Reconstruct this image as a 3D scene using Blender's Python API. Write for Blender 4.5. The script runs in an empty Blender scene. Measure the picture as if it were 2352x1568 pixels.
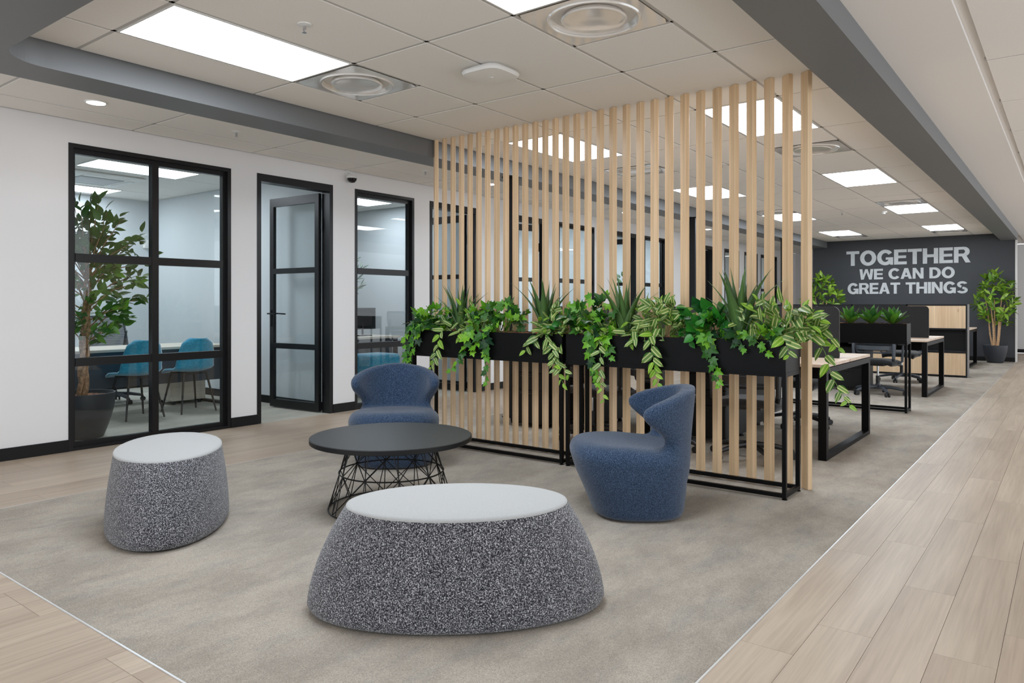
import bpy, bmesh, math, random
import numpy as np
from mathutils import Vector, Matrix
random.seed(7)
R = math.radians
pi = math.pi
scene = bpy.context.scene
COL = scene.collection

# ------------------------------------------------------------------ camera, world, exposure
cam_d = bpy.data.cameras.new('camera')
cam_d.sensor_width = 36.0
cam_d.lens = 1684.0 / 2352.0 * 36.0
cam_d.shift_y = -(784.0 - 700.0) / 2352.0
cam_d.clip_start = 0.05
cam = bpy.data.objects.new('camera', cam_d)
cam.location = (0, 0, 1.18)
cam.rotation_euler = (R(90), 0, math.atan((2464 - 1176) / 1684.0))
COL.objects.link(cam)
scene.camera = cam
w = bpy.data.worlds.new('daylight'); scene.world = w; w.use_nodes = True
bg = w.node_tree.nodes['Background']
bg.inputs[0].default_value = (.95, 1.0, 1.06, 1); bg.inputs[1].default_value = 0.68
vs = scene.view_settings
vs.view_transform = 'Standard'; vs.look = 'None'; vs.exposure = 1.52; vs.gamma = 1.0; vs.use_curve_mapping = False
PANEL = 6.0          # strength of the ceiling light panels
scene.cycles.use_denoising = True
scene.cycles.max_bounces = 10
scene.cycles.diffuse_bounces = 7
scene.cycles.transparent_max_bounces = 24
scene.cycles.sample_clamp_indirect = 6.0

H = 2.675            # ceiling height
WX = -6.42           # face of the office wall
FWY = 18.35          # dark feature wall
BX = -10.6           # back wall of the offices
ENDY = 22.0

# ------------------------------------------------------------------ materials
def new_mat(name):
    m = bpy.data.materials.new(name); m.use_nodes = True
    return m, m.node_tree, m.node_tree.nodes['Principled BSDF']
def plain(name, col, rough=0.6, metal=0.0, spec=0.5, bump=None, var=None):
    m, t, b = new_mat(name)
    b.inputs['Base Color'].default_value = (*col, 1)
    b.inputs['Roughness'].default_value = rough
    b.inputs['Metallic'].default_value = metal
    b.inputs['Specular IOR Level'].default_value = spec
    if bump or var:
        tc = t.nodes.new('ShaderNodeTexCoord'); nz = t.nodes.new('ShaderNodeTexNoise')
        t.links.new(tc.outputs['Object'], nz.inputs['Vector'])
        nz.inputs['Scale'].default_value = (bump or var)[0]; nz.inputs['Detail'].default_value = 3
        if bump:
            bp = t.nodes.new('ShaderNodeBump'); bp.inputs['Strength'].default_value = bump[1]; bp.inputs['Distance'].default_value = 0.002
            t.links.new(nz.outputs['Fac'], bp.inputs['Height']); t.links.new(bp.outputs['Normal'], b.inputs['Normal'])
        if var:
            rp = t.nodes.new('ShaderNodeValToRGB'); rp.color_ramp.elements[0].position = .35; rp.color_ramp.elements[1].position = .65
            k = var[1]
            rp.color_ramp.elements[0].color = (*[c * (1 - k) for c in col], 1); rp.color_ramp.elements[1].color = (*[min(1, c * (1 + k)) for c in col], 1)
            t.links.new(nz.outputs['Fac'], rp.inputs[0]); t.links.new(rp.outputs[0], b.inputs['Base Color'])
    return m
def ramp(t, src, stops):
    rp = t.nodes.new('ShaderNodeValToRGB'); els = rp.color_ramp.elements
    while len(els) < len(stops): els.new(0.5)
    for e, (p, c) in zip(els, stops): e.position = p; e.color = (*c, 1)
    t.links.new(src, rp.inputs[0]); return rp
def noise(t, vec, scale, detail=2, rough=.5):
    n = t.nodes.new('ShaderNodeTexNoise'); n.inputs['Scale'].default_value = scale; n.inputs['Detail'].default_value = detail; n.inputs['Roughness'].default_value = rough
    t.links.new(vec, n.inputs['Vector']); return n
def mapping(t, vec, scale=(1, 1, 1), rot=(0, 0, 0)):
    mp = t.nodes.new('ShaderNodeMapping'); mp.inputs['Scale'].default_value = scale; mp.inputs['Rotation'].default_value = rot
    t.links.new(vec, mp.inputs['Vector']); return mp
def mixc(t, a, b, fac, mode='MIX'):
    mx = t.nodes.new('ShaderNodeMix'); mx.data_type = 'RGBA'; mx.blend_type = mode
    for s, i in ((fac, 0), (a, 6), (b, 7)):
        if hasattr(s, 'links') or isinstance(s, bpy.types.NodeSocket): t.links.new(s, mx.inputs[i])
        elif i == 0: mx.inputs[0].default_value = s
        else: mx.inputs[i].default_value = (*s, 1)
    return mx.outputs[2]
def rand_vec(t):
    """object coordinates shifted by a random amount per object"""
    tc = t.nodes.new('ShaderNodeTexCoord'); oi = t.nodes.new('ShaderNodeObjectInfo')
    mu = t.nodes.new('ShaderNodeMath'); mu.operation = 'MULTIPLY'; mu.inputs[1].default_value = 37.0
    t.links.new(oi.outputs['Random'], mu.inputs[0])
    ad = t.nodes.new('ShaderNodeVectorMath'); ad.operation = 'ADD'
    t.links.new(tc.outputs['Object'], ad.inputs[0]); t.links.new(mu.outputs[0], ad.inputs[1])
    return ad.outputs[0], oi.outputs['Random'], tc
def wood(name, c1, c2, axis='Z', rough=.5, grain=(60, 1.2), vary=.12, knots=False):
    m, t, b = new_mat(name)
    v, rnd, tc = rand_vec(t)
    sc = [grain[0]] * 3; sc['XYZ'.index(axis)] = grain[1]
    n1 = noise(t, mapping(t, v, sc).outputs[0], 1.0, 4, .6)
    sc2 = [7.0] * 3; sc2['XYZ'.index(axis)] = .55
    n2 = noise(t, mapping(t, v, sc2).outputs[0], 1.0, 3, .55)
    g = ramp(t, n2.outputs['Fac'], [(.32, c1), (.68, c2)])
    d = ramp(t, n1.outputs['Fac'], [(.3, (.80, .78, .75)), (.62, (1.05, 1.04, 1.02))])
    col = mixc(t, g.outputs[0], d.outputs[0], .8, 'MULTIPLY')
    r = ramp(t, rnd, [(0, (1 - vary, 1 - vary, 1 - vary * 1.1)), (1, (1 + vary * .6, 1 + vary * .6, 1 + vary * .55))])
    col = mixc(t, col, r.outputs[0], 1.0, 'MULTIPLY')
    if knots:
        vo = t.nodes.new('ShaderNodeTexVoronoi'); sk = [6.0] * 3; sk['XYZ'.index(axis)] = 2.2
        t.links.new(mapping(t, v, sk).outputs[0], vo.inputs['Vector']); vo.inputs['Scale'].default_value = 1.0
        k = ramp(t, vo.outputs['Distance'], [(0, (.45, .33, .22)), (.10, (1, 1, 1))])
        col = mixc(t, col, k.outputs[0], .8, 'MULTIPLY')
    t.links.new(col, b.inputs['Base Color'])
    b.inputs['Roughness'].default_value = rough
    bp = t.nodes.new('ShaderNodeBump'); bp.inputs['Strength'].default_value = .15; bp.inputs['Distance'].default_value = .001
    t.links.new(n1.outputs['Fac'], bp.inputs['Height']); t.links.new(bp.outputs['Normal'], b.inputs['Normal'])
    return m
def emit(name, col, s):
    m = bpy.data.materials.new(name); m.use_nodes = True; t = m.node_tree
    for n in list(t.nodes): t.nodes.remove(n)
    o = t.nodes.new('ShaderNodeOutputMaterial'); e = t.nodes.new('ShaderNodeEmission')
    e.inputs[0].default_value = (*col, 1); e.inputs[1].default_value = s; t.links.new(e.outputs[0], o.inputs[0]); return m
def glass_mat(name, tint):
    m = bpy.data.materials.new(name); m.use_nodes = True; t = m.node_tree
    for n in list(t.nodes): t.nodes.remove(n)
    o = t.nodes.new('ShaderNodeOutputMaterial'); tr = t.nodes.new('ShaderNodeBsdfTransparent'); gl = t.nodes.new('ShaderNodeBsdfGlossy')
    tr.inputs[0].default_value = (*tint, 1); gl.inputs['Roughness'].default_value = .01
    ge = t.nodes.new('ShaderNodeNewGeometry'); dt = t.nodes.new('ShaderNodeVectorMath'); dt.operation = 'DOT_PRODUCT'
    t.links.new(ge.outputs['Incoming'], dt.inputs[0]); t.links.new(ge.outputs['Normal'], dt.inputs[1])
    def mth(op, a, b_=None):
        n = t.nodes.new('ShaderNodeMath'); n.operation = op
        for i, q in enumerate((a, b_)):
            if q is None: continue
            if isinstance(q, bpy.types.NodeSocket): t.links.new(q, n.inputs[i])
            else: n.inputs[i].default_value = q
        return n.outputs[0]
    k5 = mth('POWER', mth('SUBTRACT', 1.0, mth('ABSOLUTE', dt.outputs['Value'])), 5.0)
    fr_out = mth('ADD', mth('MULTIPLY', k5, .62), .038)
    mx = t.nodes.new('ShaderNodeMixShader'); t.links.new(fr_out, mx.inputs[0]); t.links.new(tr.outputs[0], mx.inputs[1]); t.links.new(gl.outputs[0], mx.inputs[2])
    t.links.new(mx.outputs[0], o.inputs[0]); return m
def melange(name, stops, scale, rough=.95, bump=.5):
    m, t, b = new_mat(name)
    tc = t.nodes.new('ShaderNodeTexCoord')
    n = noise(t, tc.outputs['Object'], scale, 2, .7)
    rp = ramp(t, n.outputs['Fac'], stops)
    t.links.new(rp.outputs[0], b.inputs['Base Color']); b.inputs['Roughness'].default_value = rough
    b.inputs['Specular IOR Level'].default_value = .2
    b.inputs['Sheen Weight'].default_value = .25; b.inputs['Sheen Roughness'].default_value = .5
    bp = t.nodes.new('ShaderNodeBump'); bp.inputs['Strength'].default_value = bump; bp.inputs['Distance'].default_value = .003
    t.links.new(n.outputs['Fac'], bp.inputs['Height']); t.links.new(bp.outputs['Normal'], b.inputs['Normal'])
    return m
def leaf_mat(name, c1, c2, rough=.42, stripes=None, trans=.12):
    m, t, b = new_mat(name)
    oi = t.nodes.new('ShaderNodeObjectInfo')
    r = ramp(t, oi.outputs['Random'], [(0, c1), (1, c2)])
    col = r.outputs[0]
    uv = t.nodes.new('ShaderNodeUVMap'); sp = t.nodes.new('ShaderNodeSeparateXYZ'); t.links.new(uv.outputs[0], sp.inputs[0])
    if stripes:
        s = ramp(t, sp.outputs[0], stripes); s.color_ramp.interpolation = 'LINEAR'
        col = mixc(t, s.outputs[0], col, .25, 'MULTIPLY')
        col = s.outputs[0] if stripes else col
        k = ramp(t, oi.outputs['Random'], [(0, (.8, .85, .8)), (1, (1.15, 1.12, .95))])
        col = mixc(t, col, k.outputs[0], 1.0, 'MULTIPLY')
    else:
        s = ramp(t, sp.outputs[0], [(0, (.92, .92, .92)), (.47, (1, 1, 1)), (.5, (1.35, 1.4, 1.1)), (.53, (1, 1, 1)), (1, (.92, .92, .92))])
        col = mixc(t, col, s.outputs[0], 1.0, 'MULTIPLY')
    t.links.new(col, b.inputs['Base Color']); b.inputs['Roughness'].default_value = rough
    b.inputs['Specular IOR Level'].default_value = .45
    if trans:
        tl = t.nodes.new('ShaderNodeBsdfTranslucent'); t.links.new(col, tl.inputs[0])
        mx = t.nodes.new('ShaderNodeMixShader'); mx.inputs[0].default_value = trans
        out = t.nodes['Material Output']; t.links.new(b.outputs[0], mx.inputs[1]); t.links.new(tl.outputs[0], mx.inputs[2]); t.links.new(mx.outputs[0], out.inputs[0])
    return m

M = {}
M['wall'] = plain('wall_paint', (.77, .765, .77), .7, bump=(120, .05))
M['office_wall'] = plain('office_wall_paint', (.60, .64, .66), .7, bump=(120, .05))
M['dark_wall'] = plain('charcoal_wall_paint', (.044, .047, .054), .55, bump=(120, .05))
M['bulk'] = plain('grey_bulkhead_paint', (.155, .16, .165), .5, bump=(120, .04))
M['plaster'] = plain('ceiling_plaster', (.80, .775, .745), .8, bump=(150, .03))
M['tile'] = plain('ceiling_tile', (.82, .795, .755), .9, bump=(220, .25), var=(260, .035))
M['tbar'] = plain('ceiling_grid_metal', (.50, .485, .46), .5)
M['black'] = plain('black_powder_coat', (.003, .003, .0033), .45, spec=.14)
M['black_frame'] = plain('black_aluminium', (.007, .007, .008), .36, spec=.4)
M['black_soft'] = plain('black_board', (.007, .007, .0075), .5, spec=.3)
M['screen'] = melange('charcoal_screen_fabric', [(.3, (.014, .014, .015)), (.7, (.03, .03, .031))], 500, .95, .2)
M['table'] = plain('table_laminate', (.035, .037, .040), .42, bump=(200, .03))
M['table_edge'] = plain('table_edge_band', (.006, .006, .0065), .5, spec=.3)
M['wire'] = plain('black_wire', (.006, .0055, .0055), .4, spec=.3)
M['glass'] = glass_mat('clear_glass', (.967, .987, .989))
M['panel'] = emit('light_panel', (.93, 1.02, 1.11), PANEL)
M['office_panel'] = emit('office_light_panel', (.93, 1.02, 1.11), PANEL * .88)
M['down'] = emit('downlight_glow', (1.0, .95, .90), 30.0)
M['white_plastic'] = plain('white_plastic', (.78, .78, .76), .35)
M['diff_metal'] = plain('diffuser_metal', (.80, .79, .77), .10, metal=.3)
M['chrome'] = plain('chrome', (.6, .62, .65), .18, metal=1.0)
M['alu'] = plain('aluminium_strip', (.80, .81, .82), .3, metal=.6)
M['slat'] = wood('slat_oak', (.64, .455, .275), (.78, .585, .385), 'Z', .5, (70, 1.4), .10)
M['plank'] = wood('floor_plank', (.40, .312, .24), (.50, .41, .322), 'Y', .42, (70, 2.0), .04)
M['desk_wood'] = wood('desk_oak', (.60, .46, .36), (.70, .57, .46), 'X', .45, (60, 1.6), .04)
M['panel_wood'] = wood('panel_oak', (.60, .42, .26), (.72, .54, .36), 'Z', .5, (60, 1.4), .05, knots=True)
M['office_desk'] = wood('office_desk_board', (.60, .55, .47), (.70, .65, .56), 'Y', .45, (60, 1.6), .03)
M['blue'] = melange('blue_melange_wool', [(.30, (.006, .012, .030)), (.47, (.023, .043, .084)), (.56, (.038, .068, .125)), (.70, (.09, .135, .21))], 210, .95, .6)
M['boucle'] = melange('black_white_boucle', [(.37, (.006, .006, .009)), (.48, (.045, .045, .054)), (.545, (.16, .16, .18)), (.66, (.60, .60, .62))], 230, .95, .9)
M['offwhite'] = melange('pale_grey_weave', [(.3, (.37, .375, .375)), (.7, (.45, .455, .455))], 260, .95, .3)
M['teal'] = melange('teal_velvet', [(.3, (.016, .23, .37)), (.7, (.04, .36, .55))], 40, .8, .1)
M['teal'].node_tree.nodes['Principled BSDF'].inputs['Sheen Weight'].default_value = .6
M['chair_grey'] = plain('grey_nylon', (.055, .065, .078), .45)
M['chair_black'] = plain('black_nylon', (.013, .013, .014), .45)
M['seat_fab'] = melange('black_seat_fabric', [(.3, (.010, .010, .011)), (.7, (.026, .026, .028))], 400, .95, .3)
M['dark_metal'] = plain('dark_metal_leg', (.03, .028, .026), .35, metal=.4)
M['pot'] = plain('charcoal_pot', (.030, .034, .042), .5, bump=(90, .1))
M['pot_office'] = plain('dark_pot', (.03, .03, .032), .45)
M['monitor'] = plain('monitor_screen', (.010, .012, .013), .25)
M['letter'] = plain('silver_vinyl', (.62, .65, .67), .35, var=(9, .05))
M['bark'] = plain('bark', (.36, .21, .11), .8, bump=(40, .9), var=(30, .35))
M['bark_pale'] = plain('pale_bark', (.52, .33, .18), .8, bump=(60, .8), var=(60, .25))
M['stem'] = plain('green_stem', (.16, .30, .045), .5)
M['ivy'] = leaf_mat('ivy_leaf', (.007, .042, .015), (.05, .20, .012))
M['ivy_bright'] = leaf_mat('ivy_leaf_bright', (.06, .25, .01), (.20, .46, .02))
M['pothos'] = leaf_mat('pothos_leaf', (.008, .075, .014), (.03, .22, .02), .35)
VS = [(0, (.035, .11, .02)), (.13, (.05, .16, .02)), (.20, (.05, .16, .02)), (.27, (.57, .62, .28)), (.34, (.58, .62, .30)), (.41, (.06, .18, .035)), (.47, (.14, .26, .06)), (.5, (.30, .42, .10)), (.53, (.14, .26, .06)), (.59, (.06, .18, .035)), (.66, (.58, .62, .30)), (.73, (.57, .62, .28)), (.80, (.05, .16, .02)), (.87, (.05, .16, .02)), (1, (.035, .11, .02))]
M['varieg'] = leaf_mat('striped_leaf', (.2, .4, .1), (.3, .5, .1), .4, VS)
VB = [(0, (.10, .26, .02)), (.2, (.17, .38, .02)), (.30, (.50, .62, .17)), (.40, (.20, .42, .03)), (.6, (.20, .42, .03)), (.70, (.50, .62, .17)), (.8, (.17, .38, .02)), (1, (.10, .26, .02))]
M['varieg_young'] = leaf_mat('striped_leaf_young', (.2, .4, .1), (.3, .5, .1), .4, VB)
M['aloe'] = leaf_mat('aloe_leaf', (.035, .085, .028), (.085, .17, .045), .42, None, .03)
M['agave'] = leaf_mat('agave_leaf', (.02, .085, .018), (.08, .25, .02), .35, None, .05)
M['ficus'] = leaf_mat('ficus_leaf', (.025, .10, .014), (.14, .33, .03), .42)
M['olive'] = leaf_mat('olive_leaf', (.02, .06, .03), (.05, .13, .06), .45)
M['croton'] = leaf_mat('croton_leaf', (.05, .16, .01), (.30, .46, .05), .42)
M['shrub'] = leaf_mat('shrub_leaf', (.012, .05, .012), (.03, .10, .02), .45)

def carpet_mat(name, ca, cb, cc):
    m, t, b = new_mat(name)
    tc = t.nodes.new('ShaderNodeTexCoord')
    n1 = noise(t, mapping(t, tc.outputs['Object'], (2.2, 1.2, 1), (0, 0, .5)).outputs[0], 1.6, 6, .68)
    n2 = noise(t, mapping(t, tc.outputs['Object'], (5, 1.6, 1), (0, 0, .9)).outputs[0], 1.4, 5, .7)
    n3 = noise(t, tc.outputs['Object'], 260, 2, .7)
    c = ramp(t, n1.outputs['Fac'], [(.40, ca), (.60, cb)])
    d = ramp(t, n2.outputs['Fac'], [(.50, (1, 1, 1)), (.72, cc)])
    col = mixc(t, c.outputs[0], d.outputs[0], .75, 'MULTIPLY')
    s = ramp(t, n3.outputs['Fac'], [(.3, (.62, .62, .63)), (.68, (1.30, 1.29, 1.28))])
    col = mixc(t, col, s.outputs[0], .8, 'MULTIPLY')
    t.links.new(col, b.inputs['Base Color']); b.inputs['Roughness'].default_value = 1.0; b.inputs['Specular IOR Level'].default_value = .1
    bp = t.nodes.new('ShaderNodeBump'); bp.inputs['Strength'].default_value = .5; bp.inputs['Distance'].default_value = .003
    t.links.new(n3.outputs['Fac'], bp.inputs['Height']); t.links.new(bp.outputs['Normal'], b.inputs['Normal'])
    return m
M['carpet'] = carpet_mat('carpet', (.335, .298, .254), (.42, .376, .320), (.77, .82, .88))
M['office_carpet'] = carpet_mat('office_carpet', (.40, .39, .34), (.48, .46, .40), (.85, .88, .90))
m, t, b = new_mat('bark_mulch')
tc = t.nodes.new('ShaderNodeTexCoord'); vo = t.nodes.new('ShaderNodeTexVoronoi'); vo.inputs['Scale'].default_value = 45
t.links.new(tc.outputs['Object'], vo.inputs['Vector'])
rp = ramp(t, vo.outputs['Color'], [(.2, (.05, .018, .008)), (.5, (.22, .085, .035)), (.85, (.42, .20, .10))])
t.links.new(rp.outputs[0], b.inputs['Base Color']); b.inputs['Roughness'].default_value = .9
M['mulch'] = m
# open office mesh for chair backs: fine horizontal strands
m, t, b = new_mat('chair_mesh')
tc = t.nodes.new('ShaderNodeTexCoord'); wv = t.nodes.new('ShaderNodeTexWave'); wv.bands_direction = 'Z'; wv.inputs['Scale'].default_value = 28
t.links.new(tc.outputs['Object'], wv.inputs['Vector'])
rp = ramp(t, wv.outputs['Fac'], [(.25, (.010, .011, .014)), (.75, (.05, .056, .066))])
t.links.new(rp.outputs[0], b.inputs['Base Color']); b.inputs['Roughness'].default_value = .7
al = ramp(t, wv.outputs['Fac'], [(.2, (.35, .35, .35)), (.6, (.92, .92, .92))]); t.links.new(al.outputs[0], b.inputs['Alpha'])
M['mesh'] = m

# ------------------------------------------------------------------ mesh helpers
class MB:
    def __init__(s): s.v = []; s.f = []; s.uv = None
    def add(s, vs, fs):
        o = len(s.v); s.v += [tuple(p) for p in vs]; s.f += [tuple(i + o for i in f) for f in fs]; return s
    def box(s, x0, x1, y0, y1, z0, z1):
        return s.add([(x0, y0, z0), (x1, y0, z0), (x1, y1, z0), (x0, y1, z0), (x0, y0, z1), (x1, y0, z1), (x1, y1, z1), (x0, y1, z1)],
                     [(0, 3, 2, 1), (4, 5, 6, 7), (0, 1, 5, 4), (1, 2, 6, 5), (2, 3, 7, 6), (3, 0, 4, 7)])
    def rbox(s, x0, x1, y0, y1, z0, z1, b=.004, seg=1):
        bm = bmesh.new(); bmesh.ops.create_cube(bm, size=1)
        for v in bm.verts: v.co = Vector(((x0 + x1) / 2 + v.co.x * (x1 - x0), (y0 + y1) / 2 + v.co.y * (y1 - y0), (z0 + z1) / 2 + v.co.z * (z1 - z0)))
        bmesh.ops.bevel(bm, geom=bm.edges[:], offset=b, segments=seg, profile=.5, affect='EDGES')
        bm.verts.index_update()
        s.add([v.co[:] for v in bm.verts], [[v.index for v in f.verts] for f in bm.faces]); bm.free(); return s
    def obox(s, c, size, rz=0, rx=0, ry=0):
        mt = Matrix.Translation(c) @ Matrix.Rotation(rz, 4, 'Z') @ Matrix.Rotation(ry, 4, 'Y') @ Matrix.Rotation(rx, 4, 'X')
        a, b_, c_ = [q / 2 for q in size]
        vs = [mt @ Vector(p) for p in [(-a, -b_, -c_), (a, -b_, -c_), (a, b_, -c_), (-a, b_, -c_), (-a, -b_, c_), (a, -b_, c_), (a, b_, c_), (-a, b_, c_)]]
        return s.add([v[:] for v in vs], [(0, 3, 2, 1), (4, 5, 6, 7), (0, 1, 5, 4), (1, 2, 6, 5), (2, 3, 7, 6), (3, 0, 4, 7)])
    def tube(s, pts, r, n=8, cap=True):
        pts = [Vector(p) for p in pts]; rs = r if isinstance(r, (list, tuple)) else [r] * len(pts)
        o = len(s.v); up = Vector((0, 0, 1)); prev = None
        for i, p in enumerate(pts):
            d = (pts[min(i + 1, len(pts) - 1)] - pts[max(i - 1, 0)])
            d = d.normalized() if d.length > 1e-9 else Vector((0, 0, 1))
            if prev is None:
                a = d.cross(up); a = d.cross(Vector((1, 0, 0))) if a.length < .05 else a
            else: a = prev - d * prev.dot(d)
            a.normalize(); prev = a; bb = d.cross(a)
            for k in range(n):
                an = 2 * pi * k / n; s.v.append(tuple(p + a * rs[i] * math.cos(an) + bb * rs[i] * math.sin(an)))
        for i in range(len(pts) - 1):
            for k in range(n):
                s.f.append((o + i * n + k, o + i * n + (k + 1) % n, o + (i + 1) * n + (k + 1) % n, o + (i + 1) * n + k))
        if cap:
            s.f.append(tuple(o + k for k in reversed(range(n)))); e = o + (len(pts) - 1) * n; s.f.append(tuple(e + k for k in range(n)))
        return s
    def ring(s, c, R_, r, n=48, m=6, ax=1.0):
        o = len(s.v)
        for i in range(n):
            a = 2 * pi * i / n
            for k in range(m):
                b_ = 2 * pi * k / m; rr = R_ + r * math.cos(b_)
                s.v.append((c[0] + rr * math.cos(a), c[1] + rr * math.sin(a) * ax, c[2] + r * math.sin(b_)))
        for i in range(n):
            for k in range(m):
                s.f.append((o + i * m + k, o + ((i + 1) % n) * m + k, o + ((i + 1) % n) * m + (k + 1) % m, o + i * m + (k + 1) % m))
        return s
    def lathe(s, prof, n=32, c=(0, 0, 0), sx=1, sy=1, rot=0):
        o = len(s.v)
        for (r, z) in prof:
            for k in range(n):
                a = 2 * pi * k / n; x = r * math.cos(a) * sx; y = r * math.sin(a) * sy
                s.v.append((c[0] + x * math.cos(rot) - y * math.sin(rot), c[1] + x * math.sin(rot) + y * math.cos(rot), c[2] + z))
        for i in range(len(prof) - 1):
            for k in range(n):
                s.f.append((o + i * n + k, o + i * n + (k + 1) % n, o + (i + 1) * n + (k + 1) % n, o + (i + 1) * n + k))
        s.f.append(tuple(o + k for k in reversed(range(n)))); e = o + (len(prof) - 1) * n; s.f.append(tuple(e + k for k in range(n)))
        return s
    def prism(s, poly, z0, z1):
        n = len(poly); o = len(s.v)
        s.v += [(x, y, z0) for x, y in poly] + [(x, y, z1) for x, y in poly]
        s.f.append(tuple(o + i for i in reversed(range(n)))); s.f.append(tuple(o + n + i for i in range(n)))
        for i in range(n): s.f.append((o + i, o + (i + 1) % n, o + n + (i + 1) % n, o + n + i))
        return s
    def grid(s, fn, nu, nv):
        o = len(s.v)
        for i in range(nu + 1):
            for j in range(nv + 1): s.v.append(tuple(fn(i / nu, j / nv)))
        for i in range(nu):
            for j in range(nv):
                a = o + i * (nv + 1) + j; s.f.append((a, a + nv + 1, a + nv + 2, a + 1))
        return s
    def shell(s, fn, nu, nv, th):
        """closed thick sheet over fn(u,v)"""
        P = [[Vector(fn(i / nu, j / nv)) for j in range(nv + 1)] for i in range(nu + 1)]
        o = len(s.v); N = (nu + 1) * (nv + 1)
        nr = []
        for i in range(nu + 1):
            for j in range(nv + 1):
                du = P[min(i + 1, nu)][j] - P[max(i - 1, 0)][j]; dv = P[i][min(j + 1, nv)] - P[i][max(j - 1, 0)]
                n = du.cross(dv); n = n.normalized() if n.length > 1e-9 else Vector((0, 0, 1)); nr.append(n)
        flat = [p for r in P for p in r]
        s.v += [tuple(p + n * th / 2) for p, n in zip(flat, nr)] + [tuple(p - n * th / 2) for p, n in zip(flat, nr)]
        for i in range(nu):
            for j in range(nv):
                a = i * (nv + 1) + j; q = (a, a + nv + 1, a + nv + 2, a + 1)
                s.f.append(tuple(o + k for k in q)); s.f.append(tuple(o + N + k for k in reversed(q)))
        bd = [i * (nv + 1) for i in range(nu + 1)] + [nu * (nv + 1) + j for j in range(1, nv + 1)] + [i * (nv + 1) + nv for i in range(nu - 1, -1, -1)] + [j for j in range(nv - 1, 0, -1)]
        for k in range(len(bd)):
            a, b_ = bd[k], bd[(k + 1) % len(bd)]; s.f.append((o + a, o + N + a, o + N + b_, o + b_))
        return s
    def mesh(s, name, mat, smooth=False):
        me = bpy.data.meshes.new(name); me.from_pydata(s.v, [], s.f)
        if s.uv:
            l = me.uv_layers.new(name='UVMap')
            for poly in me.polygons:
                for li in poly.loop_indices: l.data[li].uv = s.uv[me.loops[li].vertex_index]
        if mat: me.materials.append(M[mat] if isinstance(mat, str) else mat)
        if smooth:
            me.polygons.foreach_set('use_smooth', [True] * len(me.polygons))
            if smooth != 'all':
                try: me.set_sharp_from_angle(angle=R(40))
                except Exception: pass
        me.update(); return me
    def build(s, name, mat, parent=None, smooth=False, loc=None):
        return link(name, s.mesh(name, mat, smooth), parent, loc)
def link(name, me, parent=None, loc=None):
    o = bpy.data.objects.new(name, me); COL.objects.link(o)
    if parent: o.parent = parent
    if loc: o.location = loc
    return o
def tag(o, label=None, cat=None, group=None, kind=None):
    if label: o['label'] = label
    if cat: o['category'] = cat
    if group: o['group'] = group
    if kind: o['kind'] = kind
    return o
def thing(name, label, cat, loc=(0, 0, 0), rz=0, group=None):
    o = bpy.data.objects.new(name, None); o.empty_display_size = .1; COL.objects.link(o)
    o.location = loc; o.rotation_euler = (0, 0, rz)
    return tag(o, label, cat, group)
def root(name, label=None, kind='structure', loc=(0, 0, 0)):
    o = bpy.data.objects.new(name, None); COL.objects.link(o); o.location = loc; o.empty_display_size = .1
    return tag(o, label, None, None, kind)
def dup(src, loc, rz, label=None, group=None):
    def cp(o, par):
        c = o.copy(); COL.objects.link(c); c.parent = par
        for ch in list(o.children): cp(ch, c)
        return c
    r = cp(src, None); r.location = loc; r.rotation_euler = (0, 0, rz)
    if label: r['label'] = label
    if group: r['group'] = group
    return r
def struct(name, mb, mat, label=None, smooth=False):
    return tag(mb.build(name, mat, None, smooth), label, None, None, 'structure')

# ------------------------------------------------------------------ floor
fl = struct('floor', MB().box(-6.6, 3.2, -3.0, ENDY, -.12, -.008), 'plank', 'pale wood plank floor around the carpet')
PWD, PLN = .1845, 1.22
pl_mesh = {}
def plank(x0, x1, y0, y1):
    k = (round(x1 - x0, 3), round(y1 - y0, 3))
    if k not in pl_mesh:
        a, b_ = (x1 - x0) / 2 - .0002, (y1 - y0) / 2 - .0002
        pl_mesh[k] = MB().add([(-a, -b_, -.008), (a, -b_, -.008), (a, b_, -.008), (-a, b_, -.008), (-a + .0005, -b_ + .0005, 0), (a - .0005, -b_ + .0005, 0), (a - .0005, b_ - .0005, 0), (-a + .0005, b_ - .0005, 0)],
                         [(4, 5, 6, 7), (0, 1, 5, 4), (1, 2, 6, 5), (2, 3, 7, 6), (3, 0, 4, 7)]).mesh('plank', 'plank')
    link('plank', pl_mesh[k], fl, ((x0 + x1) / 2, (y0 + y1) / 2, 0))
def plank_zone(xa, xb, ya, yb, ncol, seed):
    rg = random.Random(seed); wd = (xb - xa) / ncol
    for i in range(ncol):
        y = ya - rg.choice([0, .3, .61, .9])
        while y < yb - .05:
            plank(xa + i * wd, xa + (i + 1) * wd, max(y, ya), min(y + PLN, yb)); y += PLN
CXL, CXR, CYN = -4.93, -.932, 1.195
plank_zone(CXR, CXR + 6 * PWD, .4, ENDY, 6, 1)
plank_zone(WX, CXL, .9, ENDY, 8, 2)
plank_zone(CXL, CXR, .2, CYN, 22, 3)
cp = MB().box(CXL, CXR, CYN, FWY, -.03, .0015)
struct('floor_carpet', cp, 'carpet', 'mottled beige grey carpet laid between wood strips')
struct('trim_1', MB().box(CXR - .003, CXR + .003, CYN, FWY, -.005, .0035), 'alu', 'thin metal edge strip along the right carpet edge')
struct('trim_2', MB().box(CXL, CXR, CYN - .003, CYN + .003, -.005, .0035), 'alu', 'thin metal edge strip along the near carpet edge')
struct('trim_3', MB().box(CXL - .002, CXL + .002, CYN, FWY, -.005, .0025), 'alu', 'thin metal edge strip along the left carpet edge')

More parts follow.
